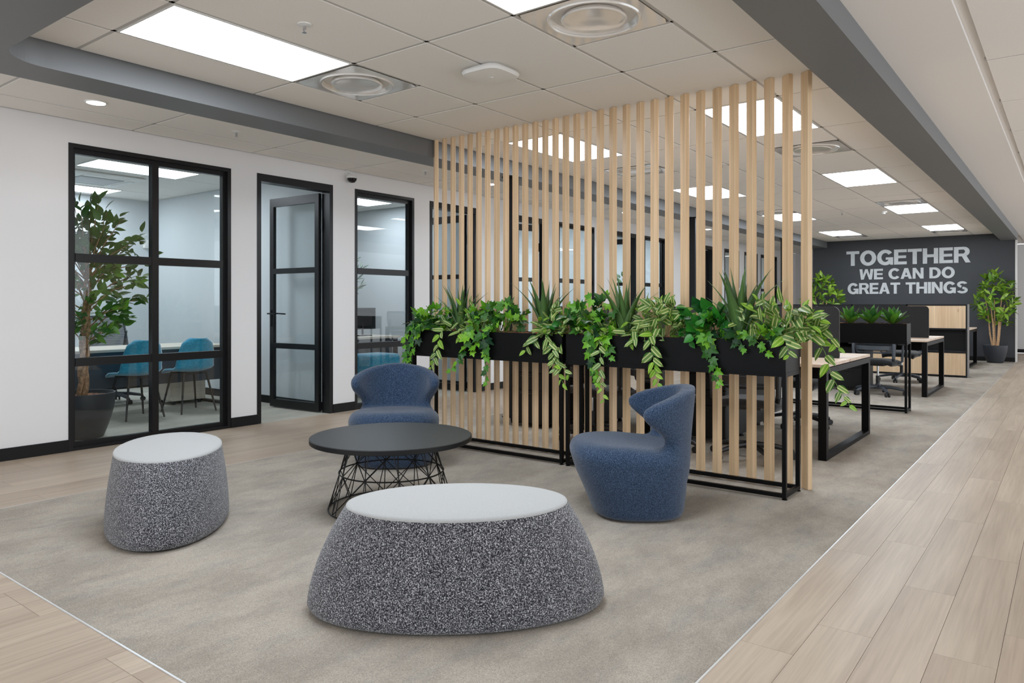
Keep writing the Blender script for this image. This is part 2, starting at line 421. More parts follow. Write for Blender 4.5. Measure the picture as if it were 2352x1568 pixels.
# ------------------------------------------------------------------ ceiling: slab, grid, tiles
PY = 1.157; Y0 = 1.86
ce = struct('ceiling', MB().box(-10.7, 3.2, -3.0, ENDY + .1, H + .02, H + .12), 'plaster', 'white tiled ceiling')
yl = [Y0 + PY * k for k in range(-3, 18)]
def cells(a, b, lines):
    e = [a] + [q for q in lines if a + .03 < q < b - .03] + [b]
    return list(zip(e[:-1], e[1:]))
panel_cells = []       # (x0,x1,y0,y1) openings for panel lights and diffusers
for k in (0, 3, 6, 9, 12):
    for x0 in (-4.16, -2.30): panel_cells.append((x0, x0 + .62, Y0 + PY * k, Y0 + PY * (k + 1)))
diffs = []
for (k, half) in ((1, 0), (4, 1), (8, 1), (13, 0)):
    for x0 in (-4.16, -2.30): diffs.append((x0, x0 + .62, Y0 + PY * (k + half * .5), Y0 + PY * (k + half * .5 + .5)))
tmesh = {}
def ctile(x0, x1, y0, y1, g=.012, name='tile'):
    k = (round(x1 - x0, 3), round(y1 - y0, 3))
    if k not in tmesh:
        a, b_ = (x1 - x0) / 2 - g, (y1 - y0) / 2 - g
        tmesh[k] = MB().add([(-a, -b_, .006), (a, -b_, .006), (a, b_, .006), (-a, b_, .006), (-a + .001, -b_ + .001, 0), (a - .001, -b_ + .001, 0), (a - .001, b_ - .001, 0), (-a + .001, b_ - .001, 0)],
                        [(7, 6, 5, 4), (4, 5, 1, 0), (5, 6, 2, 1), (6, 7, 3, 2), (7, 4, 0, 3)]).mesh('tile', 'tile')
    link(name, tmesh[k], ce, ((x0 + x1) / 2, (y0 + y1) / 2, H - .001))
tb = MB()
def overlaps(c, lst):
    cx, cy = (c[0] + c[1]) / 2, (c[2] + c[3]) / 2
    return [q for q in lst if q[0] < cx < q[1] and q[2] < cy < q[3]]
def tile_zone(xs, ya, yb, cut=True):
    for (x0, x1) in xs:
        for (y0, y1) in cells(ya, yb, yl):
            if cut and overlaps((x0, x1, y0, y1), panel_cells): continue
            dd = [q for q in diffs if cut and abs(q[0] - x0) < .02 and q[2] >= y0 - .01 and q[3] <= y1 + .01]
            if dd:
                q = dd[0]
                if q[2] - y0 > .1: ctile(x0, x1, y0, q[2])
                if y1 - q[3] > .1: ctile(x0, x1, q[3], y1)
                tb.box(x0, x1, (q[2] if q[2] - y0 > .1 else q[3]) - .012, (q[2] if q[2] - y0 > .1 else q[3]) + .012, H + .003, H + .02)
            else: ctile(x0, x1, y0, y1)
    for (y0, y1) in cells(ya, yb, yl)[1:]: tb.box(xs[0][0], xs[-1][1], y0 - .012, y0 + .012, H + .003, H + .02)
    for (x0, x1) in xs[1:]: tb.box(x0 - .012, x0 + .012, ya, yb, H + .003, H + .02)
tile_zone([(-4.626, -4.16), (-4.16, -3.54), (-3.54, -2.92), (-2.92, -2.30), (-2.30, -1.68), (-1.68, -1.19)], 1.45, FWY)
tile_zone([(WX, -6.04), (-6.04, -4.95)], .9, ENDY, False)
tile_zone([(-.43, .77), (.77, 1.97)], 1.0, ENDY, False)
tb.build('ceiling_grid', 'tbar', ce)
MB().box(-.90, -.47, -3, ENDY, H - .012, H + .02).build('plaster_band', 'plaster', ce)

# grey bulkhead ring above the carpet zone
BZ = 2.525
bk = MB()
bk.box(-4.95, -4.626, 1.1, FWY, BZ, H + .02)
bk.box(-4.626, -.90, 1.1, 1.45, BZ, H + .02)
bk.box(-1.195, -.90, 1.45, FWY, BZ, H + .02)
rr = .24
arc = [(-4.626 + rr - rr * math.cos(a), 1.45 + rr - rr * math.sin(a)) for a in [pi / 2 * i / 14 for i in range(15)]]
bk.prism([(-4.626, 1.45)] + arc[::-1], BZ, H + .02)
struct('ceiling_bulkhead', bk, 'bulk', 'dark grey dropped bulkhead framing the ceiling above the carpet')

# ------------------------------------------------------------------ walls
opens = [('window', 2.517, 3.95), ('door', 4.234, 5.17), ('window', 5.481, 6.415), ('door', 6.69, 7.60), ('door', 8.42, 9.29), ('window', 9.59, 10.68),
         ('door', 11.39, 12.17), ('window', 12.50, 13.38), ('door', 15.0, 15.85), ('window', 16.5, 17.45), ('window', 17.8, 18.75), ('window', 19.0, 20.3)]
HZ = 2.487; WT = .12
wl = MB(); e = -3.0
for (_, a, b_) in opens:
    wl.box(WX - WT, WX, e, a, 0, H); e = b_
    wl.box(WX - WT, WX, a, b_, HZ, H)
wl.box(WX - WT, WX, e, ENDY, 0, H)
struct('wall_left', wl, 'wall', 'white office front wall with black framed openings')
bb = MB(); e = .9
for (_, a, b_) in opens: bb.box(WX - .002, WX + .012, e, a, 0, .095); e = b_
bb.box(WX - .002, WX + .012, e, ENDY, 0, .095)
struct('baseboard_left', bb, 'black_soft', 'black skirting along the white office wall')
struct('wall_far', MB().box(-4.95, -.945, FWY, FWY + .14, 0, H), 'dark_wall', 'charcoal feature wall carrying the slogan')
struct('baseboard_far', MB().box(-4.95, -.945, FWY - .012, FWY + .002, 0, .09), 'black_soft', 'black skirting below the charcoal wall')
struct('trim_4', MB().box(-.945, -.915, FWY - .01, FWY + .15, 0, H), 'white_plastic', 'white end cap on the edge of the charcoal wall')
struct('wall_end', MB().box(BX - .1, 3.2, ENDY, ENDY + .1, 0, H), 'wall', 'pale wall closing the corridors beyond the charcoal wall')
struct('baseboard_end', MB().box(WX, 3.2, ENDY - .012, ENDY + .002, 0, .09), 'black_soft', 'black skirting on the far pale wall')
# offices behind the wall
struct('wall_office_back', MB().box(BX - .1, BX, 1.9, ENDY, 0, H), 'office_wall', 'pale back wall of the glazed offices')
parts_y = [2.0, 5.24, 7.86, 11.0, 14.2]
for k, y in enumerate(parts_y): struct('wall_partition_%d' % (k + 1), MB().box(BX, WX - WT, y, y + .1, 0, H), 'office_wall', ['pale partition at the left end of the first office', 'pale blue grey partition behind the open door of the first office', 'pale partition at the right end of the second office', 'pale partition at the right end of the third office', 'pale partition at the right end of the fourth office'][k])
struct('floor_offices', MB().box(BX, WX - .001, 2.0, ENDY, -.03, .0), 'office_carpet', 'grey green carpet inside the offices')
ob_ = MB()
ob_.box(BX, BX + .012, 2.1, ENDY, 0, .09)
for y in parts_y[1:]: ob_.box(BX, WX - WT, y - .012, y, 0, .09)
struct('baseboard_offices', ob_, 'black_soft', 'black skirting inside the offices')
for (xa, xb) in ((BX, -9.85), (-9.85, -8.45), (-8.45, -7.85), (-7.85, WX - WT)):
    for (y0, y1) in cells(2.1, 5.24, yl): ctile(xa, xb, y0, y1, .006)
    for (y0, y1) in cells(5.34, 7.86, yl): ctile(xa, xb, y0, y1, .006)
# dark service riser ends between left corridor and beyond is the plain wall

# ------------------------------------------------------------------ windows and doors in the office wall
def window(n, a, b_, cols, label):
    r = root('window_%d' % n, label)
    x0, x1 = WX - .085, WX + .006
    f = MB(); t_ = .034
    f.box(x0, x1, a, a + t_, 0, HZ); f.box(x0, x1, b_ - t_, b_, 0, HZ); f.box(x0, x1, a + t_, b_ - t_, HZ - t_, HZ); f.box(x0, x1, a + t_, b_ - t_, 0, .024)
    t2 = .064; xi0, xi1 = WX - .085, WX - .035
    f.box(xi0, xi1, a + t_, a + t2, .024, HZ - t_); f.box(xi0, xi1, b_ - t2, b_ - t_, .024, HZ - t_); f.box(xi0, xi1, a + t2, b_ - t2, HZ - t2 - .01, HZ - t_); f.box(xi0, xi1, a + t2, b_ - t2, .024, .06)
    f.build('window_frame', 'black_frame', r)
    ys = [a + t2 + (b_ - a - 2 * t2) * i / cols for i in range(cols + 1)]
    for y in ys[1:-1]: MB().box(xi0, WX - .02, y - .029, y + .029, .06, HZ - t2 - .01).build('mullion', 'black_frame', r)
    zs = [.06, .712, 1.566, HZ - t2 - .01]
    for z in zs[1:-1]:
        for i in range(cols):
            MB().box(xi0, WX - .025, ys[i] + (.029 if i else 0), ys[i + 1] - (.029 if i < cols - 1 else 0), z - .034, z + .034).build('transom', 'black_frame', r)
    for i in range(cols):
        for j in range(3):
            ya, yb = ys[i] + (.029 if i else 0), ys[i + 1] - (.029 if i < cols - 1 else 0)
            za, zb = zs[j] + (.034 if j else 0), zs[j + 1] - (.034 if j < 2 else 0)
            MB().box(WX - .066, WX - .058, ya, yb, za, zb).build('pane', 'glass', r)
    return r
def door(n, a, b_, label, leaf=True, ang=90):
    r = root('door_%d' % n, label)
    f = MB(); t_ = .045
    x0, x1 = WX - WT - .005, WX + .006
    f.box(x0, x1, a, a + t_, 0, HZ); f.box(x0, x1, b_ - t_, b_, 0, HZ); f.box(x0, x1, a + t_, b_ - t_, HZ - .075, HZ)
    f.build('door_frame', 'black_frame', r)
    if not leaf: return r
    w_ = b_ - a - 2 * t_ - .01; hz = HZ - .085
    lf = bpy.data.objects.new('leaf', None); COL.objects.link(lf); lf.parent = r; lf.empty_display_size = .1
    lf.location = (WX - WT - .015, b_ - t_ - .02, 0); lf.rotation_euler = (0, 0, R(90 - ang))
    # leaf local: runs along -x from the hinge, thickness in y
    g = MB(); s_ = .065; th = .02
    g.box(-w_, -w_ + s_, -th, th, .012, hz); g.box(-s_, 0, -th, th, .012, hz)
    g.box(-w_ + s_, -s_, -th, th, .012, .10); g.box(-w_ + s_, -s_, -th, th, hz - .095, hz)
    for z in (.712, 1.566): g.box(-w_ + s_, -s_, -th, th, z - .03, z + .03)
    g.build('leaf_frame', 'black_frame', lf)
    for (za, zb) in ((.10, .682), (.742, 1.536), (1.596, hz - .095)):
        MB().box(-w_ + s_, -s_, -.004, .004, za, zb).build('pane', 'glass', lf)
    hd = MB()
    for s in (-1, 1):
        hd.box(-w_ + .018, -w_ + .046, s * th - .004, s * th + .004, .93, 1.12)
        hd.tube([(-w_ + .032, s * th, 1.08), (-w_ + .032, s * (th + .05), 1.08)], .008)
        hd.tube([(-w_ + .022, s * (th + .05), 1.08), (-w_ + .16, s * (th + .05), 1.075)], .008)
    hd.build('handle', 'black', lf)
    for z in (.2, 2.0): MB().tube([(.008, -.005, z), (.008, -.005, z + .13)], .012).build('hinge', 'black', lf)
    return r
lw = ['tall six pane black framed office window at the left end of the white wall', 'tall black framed office window between the first two open doors', 'black framed office window right of the slim black column behind the slats', 'black framed office window before the second slim column',
      'distant black framed office window beyond the second column', 'distant black framed office window past the second column', 'farthest black framed office window']
ld = ['open black framed glass door beside the tall left office window', 'open black framed glass door behind the left end of the slat screen', 'black framed glass door just right of the first slim column', 'black framed glass door midway behind the slats', 'distant black framed glass door beyond the second column']
wi = di = 0
for (k, a, b_) in opens:
    if k == 'window':
        window(wi + 1, a, b_, 2 if b_ - a > 1.2 else 1, lw[min(wi, 6)]); wi += 1
    else:
        door(di + 1, a, b_, ld[di], True, (87, 88, 14, 84, 10)[di]); di += 1

# ------------------------------------------------------------------ ceiling fixtures
def light_panel(x0, x1, y0, y1, label, group, z=H, em='panel'):
    t = thing('ceiling_light', label, 'ceiling light', ((x0 + x1) / 2, (y0 + y1) / 2, z), 0, group)
    a, b_ = (x1 - x0) / 2, (y1 - y0) / 2; g = .022
    f = MB()
    f.box(-a + .012, a - .012, -b_ + .012, -b_ + g, -.004, .012); f.box(-a + .012, a - .012, b_ - g, b_ - .012, -.004, .012)
    f.box(-a + .012, -a + g, -b_ + g, b_ - g, -.004, .012); f.box(a - g, a - .012, -b_ + g, b_ - g, -.004, .012)
    f.build('frame', 'white_plastic', t)
    MB().add([(-a + g, -b_ + g, 0), (a - g, -b_ + g, 0), (a - g, b_ - g, 0), (-a + g, b_ - g, 0)], [(3, 2, 1, 0)]).build('diffuser', em, t)
    return t
rowl = ['nearest', 'second', 'third', 'fourth', 'farthest']
for i, c in enumerate(panel_cells):
    side = 'left' if i % 2 == 0 else 'right'
    where = {0: 'above the round table', 1: 'at the picture top', 2: 'behind the left slats', 3: 'behind the right slats'}.get(i, 'above the desks')
    light_panel(*c, '%s bright ceiling light panel of the %s row, %s' % (rowl[i // 2], side, where), 'panel lights in the main ceiling')
def diffuser(x0, x1, y0, y1, label):
    t = thing('air_diffuser', label, 'air vent', ((x0 + x1) / 2, (y0 + y1) / 2, H), 0, 'round air diffusers in the ceiling')
    a, b_ = (x1 - x0) / 2 - .012, (y1 - y0) / 2 - .012
    n = 48; r0 = .235
    pb = MB(); sq = []
    for k in range(n):
        an = 2 * pi * k / n; c, s = math.cos(an), math.sin(an); m_ = min(a / max(abs(c), 1e-6), b_ / max(abs(s), 1e-6)); sq.append((c * m_, s * m_))
    pb.v = [(x, y, -.002) for x, y in sq] + [(r0 * math.cos(2 * pi * k / n), r0 * math.sin(2 * pi * k / n), -.004) for k in range(n)] + [(.205 * math.cos(2 * pi * k / n), .205 * math.sin(2 * pi * k / n), .045) for k in range(n)]
    for k in range(n):
        j = (k + 1) % n; pb.f.append((k, n + k, n + j, j)); pb.f.append((n + k, 2 * n + k, 2 * n + j, n + j))
    pb.f.append(tuple(2 * n + k for k in range(n)))
    pb.build('plate', 'diff_metal', t, True)
    MB().lathe([(.0, -.006), (.135, -.006), (.165, -.012), (.172, -.004), (.16, .012), (.0, .02)], 48).build('disc', 'diff_metal', t, True)
    MB().ring((0, 0, -.004), .238, .009, 48, 6).build('rim', 'diff_metal', t, True)
    return t
dl = ['round air diffuser next to the large light panel above the round table', 'large round air diffuser at the top of the picture', 'round air diffuser seen through the left slats', 'round air diffuser at the right end of the slats',
      'far round air diffuser in the left light row', 'far round air diffuser just before the fourth right light panel', 'farthest left air diffuser near the charcoal wall', 'farthest right air diffuser near the charcoal wall']
for q, l in zip(diffs, dl): diffuser(*q, l)
def downlight(x, y, label):
    t = thing('downlight', label, 'downlight', (x, y, H), 0, 'downlights along the office corridor')
    MB().ring((0, 0, -.002), .068, .008, 32, 6).build('trim_ring', 'white_plastic', t, True)
    MB().lathe([(.066, -.001), (.066, .004)], 32).build('lens', 'down', t)
for y, l in ((2.43, 'nearest round downlight above the white office wall'), (7.04, 'round downlight seen through the left slats'), (10.5, 'third round downlight along the corridor ceiling'), (13.85, 'fourth round downlight along the corridor ceiling'), (17.6, 'farthest round downlight along the corridor ceiling')):
    downlight(-5.72, y, l)
def sprinkler(x, y, label):
    t = thing('sprinkler', label, 'sprinkler', (x, y, H), 0, 'ceiling sprinklers')
    MB().lathe([(.038, 0), (.036, -.006), (.012, -.010)], 24).build('rose', 'white_plastic', t, True)
    MB().tube([(0, 0, -.008), (0, 0, -.042)], .005, 8).tube([(-.012, 0, -.014), (-.012, 0, -.036), (0, 0, -.045)], .002, 6).tube([(.012, 0, -.014), (.012, 0, -.036), (0, 0, -.045)], .002, 6).build('head', 'chrome', t)
    MB().tube([(0, .004, -.014), (0, .004, -.034)], .0035, 6).build('bulb', plain('sprinkler_bulb', (.45, .05, .02), .3), t)
    MB().lathe([(.012, -.044), (.013, -.047), (.003, -.048)], 16).build('deflector', 'chrome', t)
for x, y, l in ((-3.25, 2.43, 'sprinkler head right of the large light panel'), (-5.73, 3.58, 'sprinkler head in the corridor ceiling above the first door'), (-5.73, 5.9, 'sprinkler head in the corridor ceiling by the slat screen'), (-2.95, 12.6, 'far sprinkler head above the second desk row'), (-2.95, 7.5, 'sprinkler head behind the slat screen')):
    sprinkler(x, y, l)
ap = thing('wireless_access_point', 'white rounded access point on the ceiling grid above the planter', 'access point', (-2.94, 3.62, H))
def rsq(r, n=48, p=4.0): return [(r * math.copysign(abs(math.cos(a)) ** (2 / p), math.cos(a)), r * math.copysign(abs(math.sin(a)) ** (2 / p), math.sin(a))) for a in [2 * pi * i / n for i in range(n)]]
MB().prism(rsq(.115), -.018, 0).build('mount', 'white_plastic', ap)
pb = MB(); n = 48
for rr_, z in ((.15, -.018), (.155, -.028), (.145, -.044), (.06, -.052)):
    pb.v += [(x, y, z) for x, y in rsq(rr_)]
for i in range(3):
    for k in range(n): pb.f.append((i * n + k, (i + 1) * n + k, (i + 1) * n + (k + 1) % n, i * n + (k + 1) % n))
pb.f.append(tuple(range(n))); pb.f.append(tuple(3 * n + k for k in reversed(range(n))))
pb.build('shell', 'white_plastic', ap, True)
MB().ring((.01, 0, -.0525), .014, .0025, 24, 5).build('emblem', 'diff_metal', ap)
MB().tube([(-.10, -.06, -.006), (-.13, -.08, -.010)], .006).build('cable', plain('yellow_cable', (.6, .45, .02), .5), ap)
dc = thing('dome_camera', 'black glass security dome on a white mount above the doors', 'security camera', (WX, 5.39, 2.585))
MB().tube([(0, 0, .05), (.05, 0, .05)], .012).box(0, .006, -.03, .03, .02, .09).build('bracket', 'white_plastic', dc)
MB().lathe([(.058, .0), (.06, .012), (.05, .03), (.02, .04)], 28, (.06, 0, .0)).build('housing', 'white_plastic', dc, True)
MB().lathe([(.004, -.05), (.03, -.044), (.048, -.024), (.053, 0)], 28, (.06, 0, .0)).build('dome', plain('smoked_dome', (.006, .006, .007), .1), dc, True)
def smoke(x, y, label):
    t = thing('smoke_detector', label, 'detector', (x, y, H), 0, 'ceiling detectors')
    MB().lathe([(.052, 0), (.05, -.02), (.035, -.026)], 28).build('base', 'white_plastic', t, True)
    MB().lathe([(.03, -.026), (.028, -.042), (.01, -.048)], 28).build('cap', 'white_plastic', t, True)
smoke(-2.4, 12.9, 'small white detector beside the fourth right light panel'); smoke(-2.2, 16.2, 'small white detector near the charcoal wall')

# ------------------------------------------------------------------ slogan letters
def stroke_arc(mb, cx, cy, rx, ry, t, a0, a1, n=40):
    """ring segment in the x,z plane, outer radii rx, ry, thickness t"""
    o = len(mb.v); full = abs(a1 - a0) > 359.9; yf = -1 - .00023 * o
    for i in range(n + 1):
        a = R(a0 + (a1 - a0) * i / n); c, s = math.cos(a), math.sin(a)
        for (qx, qy) in ((rx, ry), (rx - t * 1.06, ry - t * .92)):
            for y in (0, yf): mb.v.append((cx + c * qx, y, cy + s * qy))
    for i in range(n):
        b_ = o + i * 4; q = b_ + 4
        mb.f += [(b_ + 1, q + 1, q + 3, b_ + 3), (b_, b_ + 1, q + 1, q)[::-1], (b_ + 2, b_ + 3, q + 3, q + 2)]
    if not full: mb.f += [(o, o + 1, o + 3, o + 2), (o + n * 4, o + n * 4 + 2, o + n * 4 + 3, o + n * 4 + 1)]
def poly(mb, pts):
    o = len(mb.v); n = len(pts); yf = -1 - .00023 * o
    if sum(pts[i][0] * pts[(i + 1) % n][1] - pts[(i + 1) % n][0] * pts[i][1] for i in range(n)) < 0: pts = pts[::-1]
    mb.v += [(x, 0, z) for x, z in pts] + [(x, yf, z) for x, z in pts]
    mb.f.append(tuple(o + n + i for i in range(n))); mb.f += [(o + i, o + (i + 1) % n, o + n + (i + 1) % n, o + n + i) for i in range(n)]
def rect(mb, x0, x1, z0, z1): poly(mb, [(x0, z0), (x1, z0), (x1, z1), (x0, z1)])
T_ = .245
def glyph(ch):
    """unit cap height glyph, returns mesh builder and advance width"""
    g = MB(); t = T_; h = .195
    if ch == 'T': W = .80; rect(g, 0, W, 1 - h, 1); rect(g, W / 2 - t / 2, W / 2 + t / 2, 0, 1 - h)
    elif ch == 'H': W = .86; rect(g, 0, t, 0, 1); rect(g, W - t, W, 0, 1); rect(g, t, W - t, .415, .60)
    elif ch == 'E': W = .74; rect(g, 0, t, 0, 1); rect(g, t, W, 0, h); rect(g, t, W, 1 - h, 1); rect(g, t, W * .95, .415, .59)
    elif ch == 'I': W = t; rect(g, 0, t, 0, 1)
    elif ch == 'N':
        W = .85; rect(g, 0, t * .93, 0, 1); rect(g, W - t * .93, W, 0, 1); poly(g, [(t * .93, 1), (W - t * .93, .36), (W - t * .93, 0), (W - t * 1.0, 0), (t * .93, .64)][:0] or [(0, 1), (t * 1.02, 1), (W, 0), (W - t * 1.02, 0)])
    elif ch == 'W':
        W = 1.16; k = t * .98
        for a, b_, c, d in ((0, .24, 0, 1), (.36 * W, .46 * W, 0, 1)): pass
        poly(g, [(0, 1), (k, 1), (.345, 0), (.345 - k * .92, 0)]); poly(g, [(.345 - k * .92 + .06, 0), (.345, 0), (W / 2 + k * .42, 1), (W / 2 - k * .42, 1)])
        poly(g, [(W / 2 - k * .42, 1), (W / 2 + k * .42, 1), (W - .345 + k * .92 - .06, 0), (W - .345, 0)]); poly(g, [(W - .345, 0), (W - .345 + k * .92, 0), (W, 1), (W - k, 1)])
    elif ch == 'A':
        W = .90; poly(g, [(0, 0), (t, 0), (W / 2 + t * .45, 1), (W / 2 - t * .58, 1)]); poly(g, [(W - t, 0), (W, 0), (W / 2 + t * .58, 1), (W / 2 - t * .45, 1)]); rect(g, .24, W - .24, .20, .365)
    elif ch == 'O': W = .98; stroke_arc(g, W / 2, .5, W / 2, .525, t, 0, 360, 48)
    elif ch == 'C': W = .92; stroke_arc(g, .49, .5, .49, .525, t, 38, 322, 44)
    elif ch == 'G':
        W = .95; stroke_arc(g, .49, .5, .49, .525, t, 36, 345, 44); rect(g, W - .17, W, 0, .50); rect(g, .52, W - .17, .345, .50)
    elif ch == 'D':
        W = .87; rect(g, 0, t, 0, 1); rect(g, t, .42, 0, h); rect(g, t, .42, 1 - h, 1); stroke_arc(g, .40, .5, W - .40, .5, t, -90, 90, 30)
    elif ch == 'R':
        W = .86; rect(g, 0, t, 0, 1); rect(g, t, .54, 1 - .175, 1); rect(g, t, .54, .40, .575); stroke_arc(g, .54, .70, .30, .30, t * .95, -90, 90, 26)
        poly(g, [(.40, .45), (.66, .45), (.89, 0), (.62, 0)])
    elif ch == 'S':
        W = .85; stroke_arc(g, .425, .745, .39, .28, t * .88, 20, 258, 30); stroke_arc(g, .425, .262, .415, .287, t * .88, -160, 88, 32)
    return g, W
def lettering(lines):
    t = thing('wall_lettering', 'silver raised slogan letters reading TOGETHER WE CAN DO GREAT THINGS on the charcoal wall', 'wall sign', (0, FWY - .001, 0))
    cache = {}
    for (text, xa, xb, z0, z1) in lines:
        adv = []; tot = 0
        for ch in text:
            if ch == ' ': adv.append(.34); tot += .34
            else:
                g, W = glyph(ch); adv.append(W); tot += W
        gap = .055; tot += gap * (len(text) - 1)
        hh = z1 - z0; sx = (xb - xa) / tot; x = xa
        for ch, W in zip(text, adv):
            if ch != ' ':
                g, _ = glyph(ch); g.v = [(p[0] * sx, p[1] * .012, p[2] * hh) for p in g.v]
                g.build('letter', 'letter', t, False, (x, 0, z0))
            x += (W + gap) * sx
lettering([('TOGETHER', -4.198, -1.738, 2.086, 2.424), ('WE CAN DO', -3.915, -2.019, 1.762, 2.001), ('GREAT THINGS', -4.171, -1.777, 1.432, 1.682)])

# ------------------------------------------------------------------ slat screen
ss = thing('slat_screen', 'floor to ceiling screen of angled oak slats behind the planters', 'room divider', (0, 0, 0))
SA = R(-37); sm = None
LEN, THK = .070, .034
sdir = Vector((math.cos(SA), math.sin(SA))); nrm = Vector((-sdir.y, sdir.x))
YS = 4.845
# front corner of each slat: the left panel is set closer than the right one
SX = [-4.584, -4.48, -4.377, -4.276, -4.176, -4.076, -3.977, -3.877, -3.777, -3.678, -3.577, -3.474, -3.374, -3.275, -3.177, -3.074, -2.971, -2.862, -2.75, -2.635, -2.52, -2.405, -2.289, -2.17, -2.051, -1.931, -1.813, -1.693, -1.575, -1.457, -1.338]
mbs = MB().rbox(-LEN / 2, LEN / 2, -THK / 2, THK / 2, .002, H - .002, .002)
sme = mbs.mesh('slat', 'slat')
for cx_ in SX:
    c = Vector((cx_, YS)) - sdir * LEN / 2 + nrm * THK / 2
    o = link('slat', sme, ss, (c.x, c.y, 0)); o.rotation_euler = (0, 0, SA)

# ------------------------------------------------------------------ planters on black frames
def mulch(x0, x1, y0, y1, z, nx, ny, seed):
    rg = random.Random(seed); v = [[z + rg.uniform(-.004, .012) for _ in range(ny + 1)] for _ in range(nx + 1)]
    return MB().grid(lambda u, w_: (x0 + (x1 - x0) * u, y0 + (y1 - y0) * w_, v[int(round(u * nx))][int(round(w_ * ny))]), nx, ny)
def planter(x0, x1, y0, y1, label, zt=.965, zb=.768, seed=1):
    t = thing('planter_stand', label, 'planter', ((x0 + x1) / 2, (y0 + y1) / 2, 0), 0, 'black planter stands')
    a, b_ = (x1 - x0) / 2, (y1 - y0) / 2; q = .024
    for sx in (-1, 1):
        for sy in (-1, 1):
            lg = MB().box(min(sx * a, sx * (a - q)), max(sx * a, sx * (a - q)), min(sy * b_, sy * (b_ - q)), max(sy * b_, sy * (b_ - q)), .012, zb - .024).build('leg', 'black', t)
            MB().lathe([(.016, 0), (.016, .006), (.006, .012)], 16, (sx * (a - q / 2), sy * (b_ - q / 2), 0)).build('foot', 'black', lg)
    for z in (.014, zb - .024):
        for sy in (-1, 1): MB().box(-a + (q if z < .1 else 0), a - (q if z < .1 else 0), min(sy * b_, sy * (b_ - q)), max(sy * b_, sy * (b_ - q)), z, z + .024).build('rail', 'black', t)
        for sx in (-1, 1): MB().box(min(sx * a, sx * (a - q)), max(sx * a, sx * (a - q)), -b_ + q, b_ - q, z, z + .024).build('rail', 'black', t)
    bx = MB(); th = .004
    bx.box(-a + .002, a - .002, -b_ + .002, -b_ + .002 + th, zb, zt); bx.box(-a + .002, a - .002, b_ - .002 - th, b_ - .002, zb, zt)
    bx.box(-a + .002, -a + .002 + th, -b_ + .002 + th, b_ - .002 - th, zb, zt); bx.box(a - .002 - th, a - .002, -b_ + .002 + th, b_ - .002 - th, zb, zt)
    bx.box(-a + .006, a - .006, -b_ + .006, b_ - .006, zb, zb + .004)
    bx.build('planter_box', 'black', t)
    tag(mulch(-a + .006, a - .006, -b_ + .006, b_ - .006, zt - .012, 90, 18, seed).build('mulch', 'mulch', t), None, None, None, 'stuff')
    return t
planter(-4.53, -2.985, 4.51, 4.805, 'left black trough planter on a thin frame, behind the front-facing armchair', seed=1)
planter(-2.955, -1.372, 4.51, 4.805, 'right black trough planter on a thin frame, behind the side-on armchair', seed=2)
planter(-2.95, -1.43, 8.93, 9.18, 'black trough planter with three agaves between the desk rows', .975, .775, seed=3)

# ------------------------------------------------------------------ leaves
def leaf_from_outline(outline, mat, fold=.18, curl=.15, name='leaf'):
    """outline: [(x,y)] right half from base to tip, +y along the leaf; mirrored; mid rib at x = 0"""
    g = MB(); uv = []
    mx = max(x for x, y in outline) or 1; my = max(y for x, y in outline)
    def put(x, y): g.v.append((x, y, abs(x) * fold - curl * (y / my) ** 2 * my * .5)); uv.append((.5 + .5 * x / mx, y / my))
    n = len(outline)
    for x, y in outline: put(0, y)
    for x, y in outline: put(x, y)
    for x, y in outline: put(-x, y)
    for i in range(n - 1):
        g.f.append((i, n + i, n + i + 1, i + 1)); g.f.append((i, i + 1, 2 * n + i + 1, 2 * n + i))
    g.uv = uv
    return g.mesh(name, mat, 'all')
def leaf_fan(half, mat, fold=.15, curl=.1, name='leaf'):
    """lobed leaf as a fan around the middle"""
    g = MB(); uv = []
    pts = half + [(-x, y) for x, y in reversed(half[1:-1])]
    mx = max(x for x, y in half); my = max(y for x, y in half)
    g.v.append((0, my * .35, 0)); uv.append((.5, .35))
    for x, y in pts: g.v.append((x, y, abs(x) * fold - curl * max(0, y) ** 2 / my)); uv.append((.5 + .5 * x / mx, max(0, y) / my))
    n = len(pts)
    for i in range(n): g.f.append((0, 1 + i, 1 + (i + 1) % n))
    g.uv = uv
    return g.mesh(name, mat, False)
ivy_half = [(0, .0), (.22, -.10), (.42, .02), (.50, .16), (.34, .24), (.48, .48), (.50, .60), (.30, .52), (.20, .62), (.12, .84), (0, 1.0)]
IVY = [leaf_fan(ivy_half, m_, f_, c_) for m_ in ('ivy', 'ivy_bright') for f_, c_ in ((.25, .12), (.1, .25))]
lens = [(0, 0), (.16, .10), (.255, .28), (.265, .42), (.20, .64), (.10, .84), (0, 1.0)]
VAR = [leaf_from_outline(lens, 'varieg', .35, .35), leaf_from_outline(lens, 'varieg', .15, .15), leaf_from_outline(lens, 'varieg', .5, .1)]
VARY = [leaf_from_outline(lens, 'varieg_young', .3, .25)]
heart = [(0, 0), (.20, -.06), (.38, .06), (.45, .26), (.40, .48), (.25, .72), (.10, .90), (0, 1.0)]
POT = [leaf_from_outline(heart, 'pothos', .18, .3), leaf_from_outline(heart, 'pothos', .3, .15)]
fic = [(0, 0), (.15, .12), (.25, .32), (.24, .52), (.14, .76), (.03, .94), (0, 1.0)]
FIC = [leaf_from_outline(fic, 'ficus', .25, .3), leaf_from_outline(fic, 'ficus', .1, .1)]
nar = [(0, 0), (.06, .2), (.085, .45), (.05, .8), (0, 1.0)]
OLI = [leaf_from_outline(nar, 'olive', .2, .2)]
cro = [(0, 0), (.07, .12), (.15, .40), (.165, .60), (.09, .84), (0, 1.0)]
CRO = [leaf_from_outline(cro, 'croton', .25, .3), leaf_from_outline(cro, 'croton', .3, .5)]
